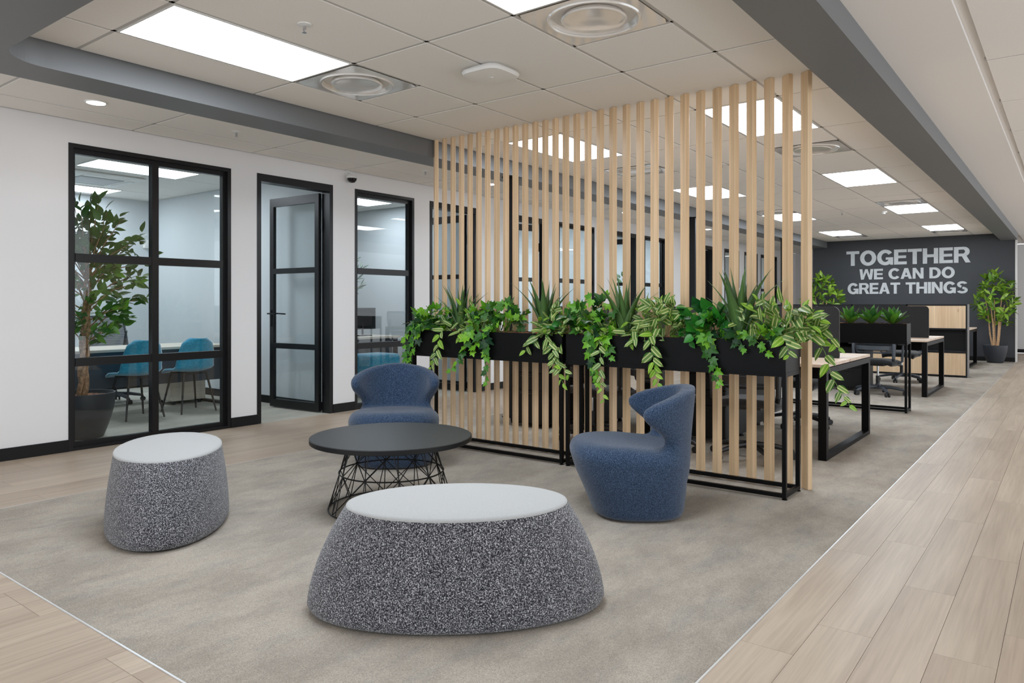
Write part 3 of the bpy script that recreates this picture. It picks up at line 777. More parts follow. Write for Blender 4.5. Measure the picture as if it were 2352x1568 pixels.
SHR = [leaf_from_outline(fic, 'shrub', .25, .3)]
def place(me, parent, pos, d, nrm, sc, name='leaf'):
    d = Vector(d).normalized(); nrm = Vector(nrm); z = nrm - d * nrm.dot(d)
    if z.length < 1e-3: z = d.orthogonal()
    z.normalize(); x = d.cross(z)
    o = link(name, me, parent)
    mt = Matrix((x, d, z)).transposed().to_4x4(); mt = Matrix.Translation(pos) @ mt @ Matrix.Scale(sc, 4)
    o.matrix_basis = mt
    return o
def rv(rg, s=1.0): return Vector((rg.uniform(-s, s), rg.uniform(-s, s), rg.uniform(-s, s)))

# trailing planter plants: a mound over the box and trails hanging down the front
DENS = 1.5
ALOES = (-4.09, -3.225, -2.535, -1.70)
def trailing_plant(name, label, cat, cx_, width, top, nmound, leaves, young, sizes, trails, seed, yc=4.64, group=None, zb=.955, facing=(0, -.7, .6), stemmat='stem', py=.13):
    rg = random.Random(seed)
    t = thing(name, label, cat, (cx_, yc, zb), 0, group)
    st = MB()
    for i in range(int(nmound * DENS)):
        a = rg.uniform(-1, 1); zz = rg.random() ** .8
        p = Vector((a * width, rg.uniform(-py, py * .75), .01 + zz * (top - zb) * (1 - .45 * abs(a) ** 2)))
        if p.z > .05 and min(abs(cx_ + p.x - q) for q in ALOES) < .095 and rg.random() < .8: continue
        if p.z < .05: p.y = rg.uniform(-py - .03, py * .5)
        out = Vector((p.x * 1.2, p.y * 2 - .15, .25 + rg.uniform(-.35, .35)))
        d = out.normalized() + rv(rg, .65); d.z -= .25
        nv = Vector(facing) + rv(rg, .55)
        yg = rg.random() < (.30 if zz > .6 else .12)
        place(rg.choice(young if yg else leaves), t, p, d, nv, 1.15 * rg.uniform(*sizes) * (.8 if yg else 1))
        if i % 3 == 0:
            r0 = Vector((p.x * .5, p.y * .3, 0)); mid = (r0 + p) / 2 + Vector((0, 0, .03)); st.tube([r0, mid, p], .0018, 5, False)
    for tr in trails:
        pts = [Vector((x - cx_, y - yc, z - zb)) for x, y, z in tr['p']]
        # smooth the path
        path = []
        for i in range(len(pts) - 1):
            p0, p1, p2, p3 = pts[max(i - 1, 0)], pts[i], pts[i + 1], pts[min(i + 2, len(pts) - 1)]
            for k in range(6):
                u = k / 6; path.append(.5 * ((2 * p1) + (p2 - p0) * u + (2 * p0 - 5 * p1 + 4 * p2 - p3) * u * u + (3 * p1 - p0 - 3 * p2 + p3) * u ** 3))
        path.append(pts[-1])
        st.tube(path, [.0026 * (1 - .6 * i / len(path)) for i in range(len(path))], 6)
        n = tr['n']
        for k in range(n):
            u = (k + .3) / n; i = min(int(u * (len(path) - 1)), len(path) - 2); p = path[i].lerp(path[i + 1], u * (len(path) - 1) - i)
            tan = (path[i + 1] - path[i]).normalized(); side = Vector((1 if k % 2 else -1, rg.uniform(-.6, .1), rg.uniform(-.2, .3)))
            d = tan * .55 + side * .8 + rv(rg, .3); d.z -= .25
            nv = Vector((0, -1, .35)) + rv(rg, .45)
            last = u > .85
            sc = 1.08 * rg.uniform(*sizes) * (1.1 - .95 * max(0, u - .4))
            place(rg.choice(young if (last or rg.random() < .25) else leaves), t, p + Vector((0, -.004, 0)), d, nv, sc)
    st.build('stems', stemmat, t, True)
    return t
YF = 4.485
def tr(n, *xz, y=YF): return {'n': n, 'p': [(xz[0][0] + .0, 4.60, .985)] + [(x, y, z) for x, z in xz]}
iv = ('ivy_plant', 'ivy'); IL, IB = IVY[:2] + IVY[2:3], IVY[2:]
vg = VAR; G1 = 'ivy plants in the trough planters'; G2 = 'striped trailing plants in the trough planters'
trailing_plant('ivy_plant', 'dark ivy spilling over the left end of the left planter', 'ivy', -4.38, .20, 1.16, 52, IL, IB, (.055, .085),
    [tr(16, (-4.436, 1.0), (-4.488, .90), (-4.568, .766), (-4.625, .66)), tr(12, (-4.40, .98), (-4.45, .86), (-4.53, .74), (-4.54, .66)), tr(8, (-4.48, 1.02), (-4.57, .93), (-4.62, .80))], 11, group=G1)
trailing_plant('striped_trailing_plant', 'striped cream and green plant trailing beside the first aloe', 'trailing plant', -4.00, .20, 1.17, 62, vg, VARY, (.07, .10),
    [tr(14, (-4.174, .95), (-4.208, .817), (-4.258, .706), (-4.30, .61)), tr(5, (-3.97, .96), (-3.96, .90))], 12, group=G2)
trailing_plant('ivy_plant', 'ivy with two long trails on the left planter between the first two aloes', 'ivy', -3.66, .24, 1.19, 58, IL, IB, (.055, .085),
    [tr(13, (-3.85, .965), (-3.905, .828), (-3.981, .719), (-4.086, .624)), tr(15, (-3.678, .965), (-3.682, .836), (-3.691, .698), (-3.678, .544)), tr(6, (-3.72, .95), (-3.79, .85), (-3.84, .79))], 13, group=G1)
trailing_plant('striped_trailing_plant', 'striped plant trailing over the joint between the two planters', 'trailing plant', -3.06, .20, 1.15, 54, vg, VARY, (.07, .10),
    [tr(18, (-3.12, .965), (-3.046, .859), (-3.027, .731), (-2.95, .592)), tr(7, (-3.18, .94), (-3.265, .884), (-3.31, .816)), tr(7, (-3.02, .80), (-2.96, .72), (-2.90, .66))], 14, group=G2)
trailing_plant('ivy_plant', 'bright ivy with the longest trail near the middle aloe', 'ivy', -2.75, .20, 1.23, 56, IL, IB, (.055, .085),
    [tr(16, (-2.72, .975), (-2.735, .85), (-2.70, .72), (-2.67, .62)), tr(8, (-2.62, .96), (-2.575, .88), (-2.56, .80))], 15, group=G1)
trailing_plant('striped_trailing_plant', 'striped plant whose trail hangs lowest below the right planter', 'trailing plant', -2.62, .10, 1.06, 20, vg, VARY, (.06, .085),
    [tr(17, (-2.657, .975), (-2.646, .843), (-2.639, .659), (-2.611, .493))], 16, group=G2)
trailing_plant('striped_trailing_plant', 'bushy striped plant right of the middle aloe above the armchair', 'trailing plant', -2.27, .21, 1.20, 78, vg, VARY, (.07, .10),
    [tr(14, (-2.252, .965), (-2.236, .83), (-2.22, .743), (-2.20, .642)), tr(6, (-2.36, .96), (-2.41, .91))], 17, group=G2)
trailing_plant('pothos_plant', 'broad leaved dark green pothos beside the striped plants', 'pothos', -1.93, .16, 1.19, 40, POT, POT, (.055, .085),
    [tr(4, (-1.95, .98), (-1.97, .92))], 18, group=None)
trailing_plant('pothos_plant', 'small broad leaved plant over the planter joint', 'pothos', -2.98, .12, 1.14, 14, POT, POT, (.06, .085), [], 28)
trailing_plant('ivy_plant', 'dark ivy trail left of the tallest aloe', 'ivy', -1.84, .12, 1.09, 22, IL, IB, (.055, .08),
    [tr(15, (-1.869, .985), (-1.854, .902), (-1.80, .766), (-1.776, .657))], 19, group=G1)
trailing_plant('ivy_plant', 'short ivy sprays below the tallest aloe', 'ivy', -1.60, .16, 1.05, 26, IL, IB, (.05, .075),
    [tr(8, (-1.60, 1.0), (-1.52, .94), (-1.467, .876)), tr(7, (-1.68, .99), (-1.66, .93), (-1.60, .90))], 20, group=G1)
trailing_plant('striped_trailing_plant', 'bushy striped plant spilling over the right end of the planter', 'trailing plant', -1.46, .24, 1.20, 84, vg, VARY, (.07, .105),
    [{'n': 16, 'p': [(-1.40, 4.66, 1.02), (-1.325, 4.70, 1.018), (-1.21, 4.70, .915), (-1.16, 4.70, .758), (-1.098, 4.70, .644), (-1.049, 4.70, .57)]},
     {'n': 10, 'p': [(-1.42, 4.70, 1.08), (-1.30, 4.72, 1.085), (-1.185, 4.74, .993), (-1.12, 4.74, .905)]},
     {'n': 7, 'p': [(-1.42, 4.60, .99), (-1.376, YF, .984), (-1.351, YF, .92), (-1.346, YF, .868)]}], 21, group=G2)

def aloe(x, y, z, label, hgt, n, seed, spread=.30, wd=.046):
    rg = random.Random(seed)
    t = thing('aloe_plant', label, 'aloe', (x, y, z), rg.uniform(0, 1), 'tall spiky aloes in the trough planters')
    for i in range(n):
        f = i / (n - 1); az = i * 2.4 + rg.uniform(-.2, .2); lean = .08 + .78 * f; L = hgt * rg.uniform(.85, 1.05) * (1 - .18 * (i % 3 == 2)); wv = wd * rg.uniform(.85, 1.1)
        g = MB(); uv = []; ns = 8
        for k in range(ns + 1):
            u = k / ns; ang = lean * (.45 + .55 * u)
            rr_ = .014 + L * u * math.sin(ang) * (.62 + .22 * u); zz = L * u * math.cos(ang * .7)
            wu = wv * (1 - u ** 1.6) * (.75 + .5 * math.sin(pi * min(1, u + .2))) + .0008
            cu = .35 * wu
            dx, dy = math.cos(az), math.sin(az)
            for s_, q in ((-1, 0), (-.5, -.7), (0, -1), (.5, -.7), (1, 0), (0, .15)):
                g.v.append((dx * (rr_ - q * cu * -1 * .8) - dy * s_ * wu / 2, dy * (rr_ - q * cu * -1 * .8) + dx * s_ * wu / 2, zz)); uv.append((.5 + .28 * s_, u))
        for k in range(ns):
            for j in range(6): a_ = k * 6 + j; b_ = k * 6 + (j + 1) % 6; g.f.append((a_, b_, b_ + 6, a_ + 6))
        g.f.append(tuple(ns * 6 + j for j in range(6)))
        g.uv = uv
        g.build('leaf', 'aloe', t, 'all')
    return t
aloe(-4.09, 4.635, .955, 'leftmost spiky aloe in the left planter', .43, 14, 3, .3, .062)
aloe(-3.225, 4.635, .955, 'spiky aloe in front of the slats at the planter joint', .45, 15, 4, .3, .068)
aloe(-2.535, 4.635, .955, 'spiky aloe in the middle of the right planter', .45, 14, 5, .3, .068)
aloe(-1.70, 4.635, .955, 'tallest broadest aloe near the right end of the planters', .48, 15, 6, .34, .085)
def agave(x, y, z, label, seed):
    rg = random.Random(seed)
    t = thing('agave_plant', label, 'agave', (x, y, z), rg.uniform(0, 6), 'small agaves in the far planter')
    out = [(0, 0), (.13, .08), (.21, .40), (.19, .60), (.10, .84), (0, 1)]
    me = leaf_from_outline(out, 'agave', .55, -.18)
    for i in range(16):
        az = i * 2.4; el = R(78 - 52 * i / 15); L = rg.uniform(.17, .225)
        d = Vector((math.cos(az) * math.cos(el), math.sin(az) * math.cos(el), math.sin(el))); nv = Vector((-math.cos(az), -math.sin(az), .9))
        place(me, t, Vector((math.cos(az) * .012, math.sin(az) * .012, 0)), d, nv, L)
for x, l, s in ((-2.03, 'left small agave in the planter between the desks', 1), (-1.81, 'middle small agave in the planter between the desks', 2), (-1.59, 'right small agave in the planter between the desks', 3)): agave(x, 9.06, .965, l, s)

# ------------------------------------------------------------------ lounge seating
def surface_nets(fn, lo, hi, h):
    xs = [np.arange(lo[i], hi[i] + h, h) for i in range(3)]
    X, Y, Zg = np.meshgrid(*xs, indexing='ij'); V = fn(X, Y, Zg); n = V.shape
    ins = V < 0
    cell = np.zeros([q - 1 for q in n], int)
    for a in (0, 1):
        for b_ in (0, 1):
            for c in (0, 1): cell += ins[a:n[0] - 1 + a, b_:n[1] - 1 + b_, c:n[2] - 1 + c]
    act = (cell > 0) & (cell < 8); idx = -np.ones(act.shape, int); idx[act] = np.arange(act.sum())
    I = np.argwhere(act); acc = np.zeros((len(I), 3)); cnt = np.zeros(len(I))
    cor = [(a, b_, c) for a in (0, 1) for b_ in (0, 1) for c in (0, 1)]
    for p in cor:
        for ax in range(3):
            if p[ax] == 0:
                q = list(p); q[ax] = 1
                va = V[I[:, 0] + p[0], I[:, 1] + p[1], I[:, 2] + p[2]]; vb = V[I[:, 0] + q[0], I[:, 1] + q[1], I[:, 2] + q[2]]
                mk = (va < 0) != (vb < 0); u = np.where(mk, va / np.where(va == vb, 1, va - vb), 0)
                pt = np.array(p, float)[None, :].repeat(len(I), 0); pt[:, ax] += u
                acc[mk] += pt[mk]; cnt[mk] += 1
    P = (I + acc / cnt[:, None]) * h + np.array(lo)
    F = []
    for ax in range(3):
        b1, b2 = (ax + 1) % 3, (ax + 2) % 3
        sl0 = [slice(None)] * 3; sl1 = [slice(None)] * 3; sl0[ax] = slice(0, n[ax] - 1); sl1[ax] = slice(1, n[ax])
        a, b_ = ins[tuple(sl0)], ins[tuple(sl1)]
        E = np.argwhere(a != b_)
        for e in E:
            if e[b1] == 0 or e[b2] == 0 or e[b1] >= n[b1] - 1 or e[b2] >= n[b2] - 1: continue
            q = []
            for d1, d2 in ((-1, -1), (0, -1), (0, 0), (-1, 0)):
                c = e.copy(); c[b1] += d1; c[b2] += d2; q.append(idx[tuple(c)])
            F.append(q if a[tuple(e)] else q[::-1])
    return P, F
def smin(a, b, k): h = np.clip(.5 + .5 * (b - a) / k, 0, 1); return b * (1 - h) + a * h - k * h * (1 - h)
def smax(a, b, k): return -smin(-a, -b, k)
def chair_sdf(X, Y, Zg):
    z = Zg
    wx = np.interp(z, [0, .06, .20, .33, .43], [.262, .275, .300, .312, .305])
    yf = np.interp(z, [0, .05, .15, .25, .35, .43], [.215, .235, .275, .320, .352, .350])
    yr = np.interp(z, [0, .1, .43], [-.285, -.298, -.325])
    yc = (yf + yr) / 2; hd = (yf - yr) / 2; p = 2.7
    pl = (((np.abs(X) / wx) ** p + (np.abs(Y - yc) / hd) ** p) ** (1 / p) - 1) * .30
    top = .412 + .012 * np.cos(X * 5.5) - .03 * np.clip((.05 - Y) / .3, 0, 1) - .02 * np.exp(-((Y - .02) / .16) ** 2) * np.exp(-(X / .2) ** 2)
    base = smax(smax(pl, z - top, .085), .006 - z, .03)
    rx = np.interp(z, [0, .3, .45, .6, .72], [.27, .298, .298, .315, .31]); ry = np.interp(z, [0, .3, .72], [.275, .30, .345]); y0 = -.015
    th = np.arctan2(np.abs(X) / rx, -(Y - y0) / ry); rn = np.sqrt((X / rx) ** 2 + ((Y - y0) / ry) ** 2)
    dr = (rn - 1 + .10) * .31
    s = th * .31
    wz = np.interp(z, [.25, .42, .46, .50, .54, .57, .60, .62, .64, .66, .68, .70, .715, .728], [.40, .325, .345, .40, .458, .482, .485, .47, .435, .38, .31, .23, .14, .0])
    tk = np.interp(z, [.3, .5, .7], [.046, .040, .036])
    back = smax(smax(np.abs(dr) - tk, (s - wz) * .75, .065), z - .735, .03)
    back = smax(back, .22 - z, .03)
    return smin(base, back, .028)
P_, F_ = surface_nets(chair_sdf, (-.38, -.42, -.02), (.38, .42, .76), .0125)
cm = bpy.data.meshes.new('upholstery'); cm.from_pydata([tuple(p) for p in P_], [], F_)
bm = bmesh.new(); bm.from_mesh(cm)
for _ in range(3): bmesh.ops.smooth_vert(bm, verts=bm.verts[:], factor=.5, use_axis_x=True, use_axis_y=True, use_axis_z=True)
bmesh.ops.recalc_face_normals(bm, faces=bm.faces[:]); bm.to_mesh(cm); bm.free()
cm.materials.append(M['blue']); cm.polygons.foreach_set('use_smooth', [True] * len(cm.polygons))
def armchair(x, y, rz, label):
    t = thing('lounge_armchair', label, 'armchair', (x, y, 0), rz, 'blue lounge armchairs')
    link('upholstery', cm, t).scale = (1.06, 1.0, 1.0)
    out = [(.235 * math.copysign(abs(math.cos(a)) ** (2 / 2.6), math.cos(a)), -.035 + .225 * math.copysign(abs(math.sin(a)) ** (2 / 2.6), math.sin(a))) for a in [2 * pi * i / 40 for i in range(40)]]
    MB().prism(out, 0, .016).build('plinth', 'black_soft', t)
    return t
# facing +y locally
armchair(-4.005, 3.80, R(-138), 'blue lounge armchair facing the camera behind the round table')
armchair(-2.022, 3.768, R(126), 'blue lounge armchair seen from the side, right of the round table')

def ottoman(x, y, ang, label):
    t = thing('oval_ottoman', label, 'ottoman', (x, y, 0), ang, 'oval ottomans')
    at, bt, ab, bb_ = .432, .265, .585, .306; h = .408; n = 72
    g = MB(); zs = [.012, .02, .035, .06, .1, .14, .18, .22, .26, .30, .335, .365, .385, .396, .402]
    for z in zs:
        k = 1 - (z / h) ** 1.75; q = 1 - .05 * max(0, (.04 - z) / .04) ** 1.5
        for i in range(n):
            a = 2 * pi * i / n; g.v.append(((at + (ab - at) * k) * q * math.cos(a), (bt + (bb_ - bt) * k) * q * math.sin(a), z))
    for j in range(len(zs) - 1):
        for i in range(n): g.f.append((j * n + i, j * n + (i + 1) % n, (j + 1) * n + (i + 1) % n, (j + 1) * n + i))
    g.f.append(tuple(reversed(range(n))))
    g.build('side_cover', 'boucle', t, 'all')
    c = MB()
    for (q, z) in ((1.0, .399), (.999, .404), (.990, .410), (.96, .414), (.7, .418), (.3, .420)):
        for i in range(n): a = 2 * pi * i / n; c.v.append(((at + .003) * q * math.cos(a), (bt + .003) * q * math.sin(a), z))
    for j in range(5):
        for i in range(n): c.f.append((j * n + i, j * n + (i + 1) % n, (j + 1) * n + (i + 1) % n, (j + 1) * n + i))
    c.f.append(tuple(5 * n + i for i in range(n)))
    c.build('seat_pad', 'offwhite', t, 'all')
    MB().prism([(.545 * math.cos(2 * pi * i / 48), .275 * math.sin(2 * pi * i / 48)) for i in range(48)], 0, .014).build('plinth', 'black_soft', t)
ottoman(-1.928, 2.169, R(42), 'large oval speckled ottoman with a pale top in the foreground')
ottoman(-3.93, 2.05, R(147), 'oval speckled ottoman with a pale top beside the left window')

tb_ = thing('coffee_table', 'round dark coffee table on a black wire basket base', 'table', (-3.161, 2.976, 0))
TZ = .42
MB().lathe([(.462, TZ - .001), (.462, TZ), (.0005, TZ)], 80).build('tabletop', 'table', tb_)
MB().lathe([(.44, TZ - .029), (.464, TZ - .0285), (.467, TZ - .026), (.467, TZ - .003), (.4635, TZ - .0006), (.462, TZ - .0004)], 80).build('edge_band', 'table_edge', tb_, True)
MB().lathe([(.26, TZ - .034), (.26, TZ - .029)], 40).build('mounting_plate', 'wire', tb_)
def rad(z): return .25 + (.365 - .25) * (1 - z / (TZ - .03))
for z in (.008, .215, TZ - .036): MB().ring((0, 0, z), rad(z), .0042, 64, 6).build('ring', 'wire', tb_, 'all')
NW = 10
wr_v = MB(); zt_ = TZ - .033
def on(a, z): return (rad(z) * math.cos(a), rad(z) * math.sin(a), z)
for i in range(NW):
    a0 = 2 * pi * i / NW
    for da, db in ((0, 0), (.055, -.055), (-1.0, 1.0), (1.0, -1.0)):
        k = 2 * pi / NW
        if abs(da) < .5: pth = [on(a0 + da * 2, .008), on(a0 - da * 2, zt_)]
        else: pth = [on(a0 + da * k, .008), on(a0, .215), on(a0 - da * k, zt_)]
        MB().tube(pth, .0028, 6).build('wire', 'wire', tb_)

# ------------------------------------------------------------------ task chairs
def task_chair(name, label, grey=True):
    t = thing(name, label, 'office chair')
    cmn = 'chair_grey' if grey else 'chair_black'
    g = MB()   # seat cushion, facing +y
    g.grid(lambda u, v: ((u - .5) * .49 * (1 - .10 * abs(2 * v - 1) ** 3), (v - .5) * .47, .475 - .055 * max(0, abs(2 * u - 1) ** 4 * .5 + max(0, 2 * v - 1) ** 4 * .55)), 10, 10)
    top = list(g.v); nn = 11
    g.v += [(x * .97, y * .97, z - .055) for x, y, z in top]; N = nn * nn
    g.f += [tuple(N + i for i in reversed(f)) for f in g.f]
    bd = [i * nn for i in range(nn)] + [10 * nn + j for j in range(1, nn)] + [i * nn + 10 for i in range(9, -1, -1)] + [j for j in range(9, 0, -1)]
    for k in range(len(bd)): a, b_ = bd[k], bd[(k + 1) % len(bd)]; g.f.append((a, N + a, N + b_, b_))
    g.build('seat', 'seat_fab', t, 'all')
    def bk_(u, v):   # mesh back, u across, v up
        x = (u - .5) * (.45 + .05 * math.sin(pi * v)); z = .56 + .48 * v
        y = -.215 - .05 * math.sin(pi * .9 * (v - .15)) - .07 * v ** 2 + .10 * (2 * u - 1) ** 2
        return (x, y, z)
    MB().grid(bk_, 12, 14).build('backrest_mesh', 'mesh', t, 'all')
    fr = MB()
    lp = [bk_(0, v / 14) for v in range(15)] + [bk_(u / 12, 1) for u in range(1, 13)] + [bk_(1, v / 14) for v in range(13, -1, -1)] + [bk_(u / 12, 0) for u in range(11, -1, -1)]
    fr.tube(lp, .012, 6, False)
    fr.build('back_frame', cmn, t, True)
    MB().shell(lambda u, v: ((u - .5) * .44, -.245 + .09 * (2 * u - 1) ** 2 - .01, .60 + .05 * v), 12, 2, .022).build('lumbar_bar', cmn, t, True)
    for s in (-1, 1):
        MB().tube([(s * .225, -.13, .86), (s * .245, -.21, .66), (s * .24, -.20, .50), (s * .21, -.10, .425), (s * .08, 0, .40)], [.014, .018, .02, .02, .016], 8).build('back_arm', cmn, t, True)
        a_ = MB().tube([(s * .235, .0, .415), (s * .295, .0, .45), (s * .30, .0, .66)], .014, 8).build('armrest', cmn, t, True)
        MB().rbox(s * .30 - .04, s * .30 + .04, -.11, .14, .66, .685, .01, 2).build('arm_pad', 'chair_black', a_, True)
    MB().box(-.10, .10, -.12, .12, .385, .42).build('mechanism', 'chair_black', t)
    MB().tube([(0, 0, .10), (0, 0, .25)], .024, 14).build('gas_column', 'chair_black', t, True)
    MB().tube([(0, 0, .25), (0, 0, .39)], .014, 12).build('gas_lift', 'chrome', t, True)
    MB().lathe([(.045, .075), (.05, .10), (.032, .13), (.026, .15)], 20).build('hub', cmn, t, True)
    for k in range(5):
        an = 2 * pi * k / 5 + .3; c, s = math.cos(an), math.sin(an)
        arm = MB().tube([(c * .03, s * .03, .105), (c * .16, s * .16, .10), (c * .29, s * .29, .075), (c * .315, s * .315, .062)], [.024, .021, .017, .014], 8).build('base_arm', cmn, t, True)
        px, py = c * .315, s * .315
        w_ = MB()
        for d in (-1, 1): w_.tube([(px - s * d * .010, py + c * d * .010, .027), (px - s * d * .026, py + c * d * .026, .027)], .027, 14)
        w_.tube([(px, py, .03), (px, py, .065)], .010, 8)
        w_.build('caster', 'chair_black', arm, True)
    return t
CG = 'mesh back office chairs at the desks'
tc0 = task_chair('task_chair', 'black mesh office chair just behind the right end of the slat screen', False); tc0['group'] = CG
tc0.location = (-1.98, 5.62, 0); tc0.rotation_euler = (0, 0, R(8))
for (x, y, rz, l) in ((-3.36, 5.55, -6, 'black mesh office chair behind the joint of the two planters'), (-2.70, 5.58, -24, 'black mesh office chair in the middle behind the slats'), (-2.13, 7.42, 172, 'office chair on the far side of the nearest desk row'),
                      ):
    dup(tc0, (x, y, 0), R(rz), l)
tg0 = task_chair('task_chair', 'grey mesh office chair behind the agave planter', True); tg0['group'] = CG
tg0.location = (-2.04, 10.60, 0); tg0.rotation_euler = (0, 0, R(-4))
dup(tg0, (-2.10, 12.65, 0), R(175), 'grey office chair on the far side of the second desk row')
dup(tg0, (-3.6, 10.58, 0), R(10), 'grey office chair at the left place of the second desk row')
dup(tc0, (-2.1, 15.7, 0), R(5), 'black office chair at the last desk row by the charcoal wall')

# ------------------------------------------------------------------ bench desks
def bench(y0, y1, label, xr=-1.475, xl=-4.47, nx=2, screen=True, sx=(-.16, -.16)):
    t = thing('bench_desk', label, 'desk', ((xl + xr) / 2, (y0 + y1) / 2, 0), 0, 'bench desk rows')
    a = (xr - xl) / 2; b_ = (y1 - y0) / 2; wd = 2 * a / nx
    for i in range(nx):
        for s in (-1, 1):
            ya, yb = (-b_, -.012) if s < 0 else (.012, b_)
            MB().rbox(-a + i * wd + .002, -a + (i + 1) * wd - .002, ya, yb, .705, .73, .002).build('tabletop', 'desk_wood', t)
    xs_ = [-a + .03, 0, a - .03] if nx == 2 else [-a + .03, a - .03]
    for x in xs_:
        q = .03
        lg = MB(); lg.box(x - q, x + q, -b_ + .01, -b_ + .07, .0, .70); lg.box(x - q, x + q, b_ - .07, b_ - .01, .0, .70)
        lg.box(x - q, x + q, -b_ + .07, b_ - .07, .0, .035); lg.box(x - q, x + q, -b_ + .07, b_ - .07, .655, .70)
        lg.build('leg_frame', 'black', t)
    MB().box(-a + .06, a - .06, -.04, .04, .655, .70).box(-a + .06, a - .06, -b_ + .14, -b_ + .18, .67, .70).box(-a + .06, a - .06, b_ - .18, b_ - .14, .67, .70).build('beam', 'black', t)
    MB().box(-a + .12, a - .12, -.13, .13, .56, .57).box(-a + .12, a - .12, -.13, -.125, .57, .64).box(-a + .12, a - .12, .125, .13, .57, .64).build('cable_tray', 'black', t)
    if screen:
        for i in range(nx):
            x0, x1 = -a + i * wd + .02, -a + (i + 1) * wd - .02
            if i == nx - 1: x1 -= .065
            n = 8; rr_ = .05; z0, z1 = .70, 1.165
            pts = []
            for (cx_, cz_, a0) in ((x1 - rr_, z1 - rr_, 0), (x0 + rr_, z1 - rr_, 90), (x0 + rr_, z0 + rr_, 180), (x1 - rr_, z0 + rr_, 270)):
                for k in range(n + 1): an = R(a0 + 90 * k / n); pts.append((cx_ + rr_ * math.cos(an), cz_ + rr_ * math.sin(an)))
            g = MB(); m_ = len(pts); g.v = [(x, -.012, z) for x, z in pts] + [(x, .012, z) for x, z in pts]
            g.f = [tuple(range(m_)), tuple(m_ + k for k in reversed(range(m_)))] + [(k, m_ + k, m_ + (k + 1) % m_, (k + 1) % m_) for k in range(m_)]
            g.build('screen', 'screen', t)
    return t
bench(5.82, 7.34, 'nearest oak bench desk with black loop legs behind the slat screen')
bench(10.62, 12.2, 'second oak bench desk with black screens beyond the agave planter')
bench(15.9, 17.4, 'last oak bench desk in front of the charcoal wall', xr=-1.53)
def pedestal(x, y, label, mat='black_soft', w_=.40, d=.55, h=.60, face=-1):
    t = thing('drawer_pedestal', label, 'drawer unit', (x, y, 0), 0, 'drawer pedestals under the desks')
    MB().rbox(-w_ / 2, w_ / 2, -d / 2, d / 2, .045, h, .003).build('body', mat, t)
    zz = [.05, .05 + (h - .06) * .5, .05 + (h - .06) * .75, h - .01]
    for z0, z1 in zip(zz[:-1], zz[1:]):
        dr = MB().rbox(-w_ / 2 + .003, w_ / 2 - .003, face * d / 2 - .014, face * d / 2 + .014, z0 + .003, z1 - .003, .002).build('drawer', mat, t)
        MB().box(-.06, .06, face * (d / 2 + .022) - .006, face * (d / 2 + .022) + .006, z1 - .04, z1 - .032).build('handle', 'dark_metal', dr)
    for sx in (-1, 1):
        for sy in (-1, 1): MB().lathe([(.02, 0), (.022, .02), (.012, .046)], 12, (sx * (w_ / 2 - .05), sy * (d / 2 - .05), 0)).build('caster', 'chair_black', t)
    return t
pedestal(-2.52, 6.28, 'black drawer pedestal under the nearest desk behind the side-on armchair')
pedestal(-3.80, 6.35, 'black drawer pedestal under the nearest desk left of the middle frame')
pedestal(-2.60, 6.95, 'black drawer pedestal on the far side under the nearest desk')
pedestal(-2.45, 11.1, 'black drawer pedestal under the second desk')
cb = thing('drawer_cabinet', 'low black drawer cabinet at the foot of the slim column', 'cabinet', (-4.18, 5.98, 0))
MB().rbox(-.20, .22, -.27, .27, .04, .69, .003).build('body', 'black_soft', cb)
for z0, z1 in ((.045, .36), (.365, .525), (.53, .685)):
    d_ = MB().rbox(-.196, .216, -.284, -.262, z0, z1, .002).build('drawer', 'black_soft', cb)
    MB().box(-.07, .07, -.296, -.284, z1 - .035, z1 - .027).build('handle', 'dark_metal', d_)
for sx in (-1, 1):
    for sy in (-1, 1): MB().lathe([(.018, 0), (.02, .02), (.012, .042)], 12, (sx * .17, sy * .22, 0)).build('foot', 'chair_black', cb)
# slim columns under the left bulkhead edge
for i, (x, y, l) in enumerate(((-4.69, 6.13, 'slim black square column seen through the left slats'), (-4.64, 10.66, 'slim black square column farther back behind the slats'), (-4.66, 15.2, 'farthest slim black square column'))):
    c = thing('column', l, 'column', (x, y, 0), 0, 'slim black columns under the bulkhead'); tag(c, kind='structure')
    MB().rbox(-.055, .055, -.055, .055, .012, BZ - .012, .004).build('shaft', 'black_frame', c)
    MB().box(-.075, .075, -.075, .075, 0, .012).build('base_plate', 'black_frame', c); MB().box(-.075, .075, -.075, .075, BZ - .012, BZ).build('cap_plate', 'black_frame', c)

# storage wall between the second and last desk rows
sh = thing('storage_unit', 'black storage unit with oak panels between the far desk rows', 'shelving', (-1.352, 14.0, 0))
bays = [(-.86, 0), (-1.72, -.86), (-2.58, -1.72), (-3.05, -2.58)]
D0, D1 = -.14, .14
for x in (0, -.86, -1.72, -2.58, -3.05): MB().box(x - .022, x, D0, D1, 0, 1.19).build('upright', 'black_soft', sh)
MB().box(-.0005, .002, D0, D1, 0, 1.19).build('end_cap', plain('grey_end_panel', (.16, .15, .15), .5), sh)
for z in (.012, .395, .775, 1.168): MB().box(-3.05, -.022, D0, D1, z, z + .022).build('shelf', 'black_soft', sh)
MB().box(-3.05, -.022, -.005, .005, .42, .775).build('back_panel', 'black_soft', sh)
for (x0, x1) in bays: MB().box(x0, x1 - .022, D0 + .004, D0 + .02, .036, .393).build('oak_panel', 'panel_wood', sh)
MB().box(bays[0][0], -.022, D0 + .004, D0 + .02, .80, 1.166).build('oak_panel', 'panel_wood', sh)
for (x0, x1) in bays[1:]: MB().box(x0, x1 - .022, D0 + .004, D0 + .02, .80, 1.166).build('black_panel', 'black_soft', sh)

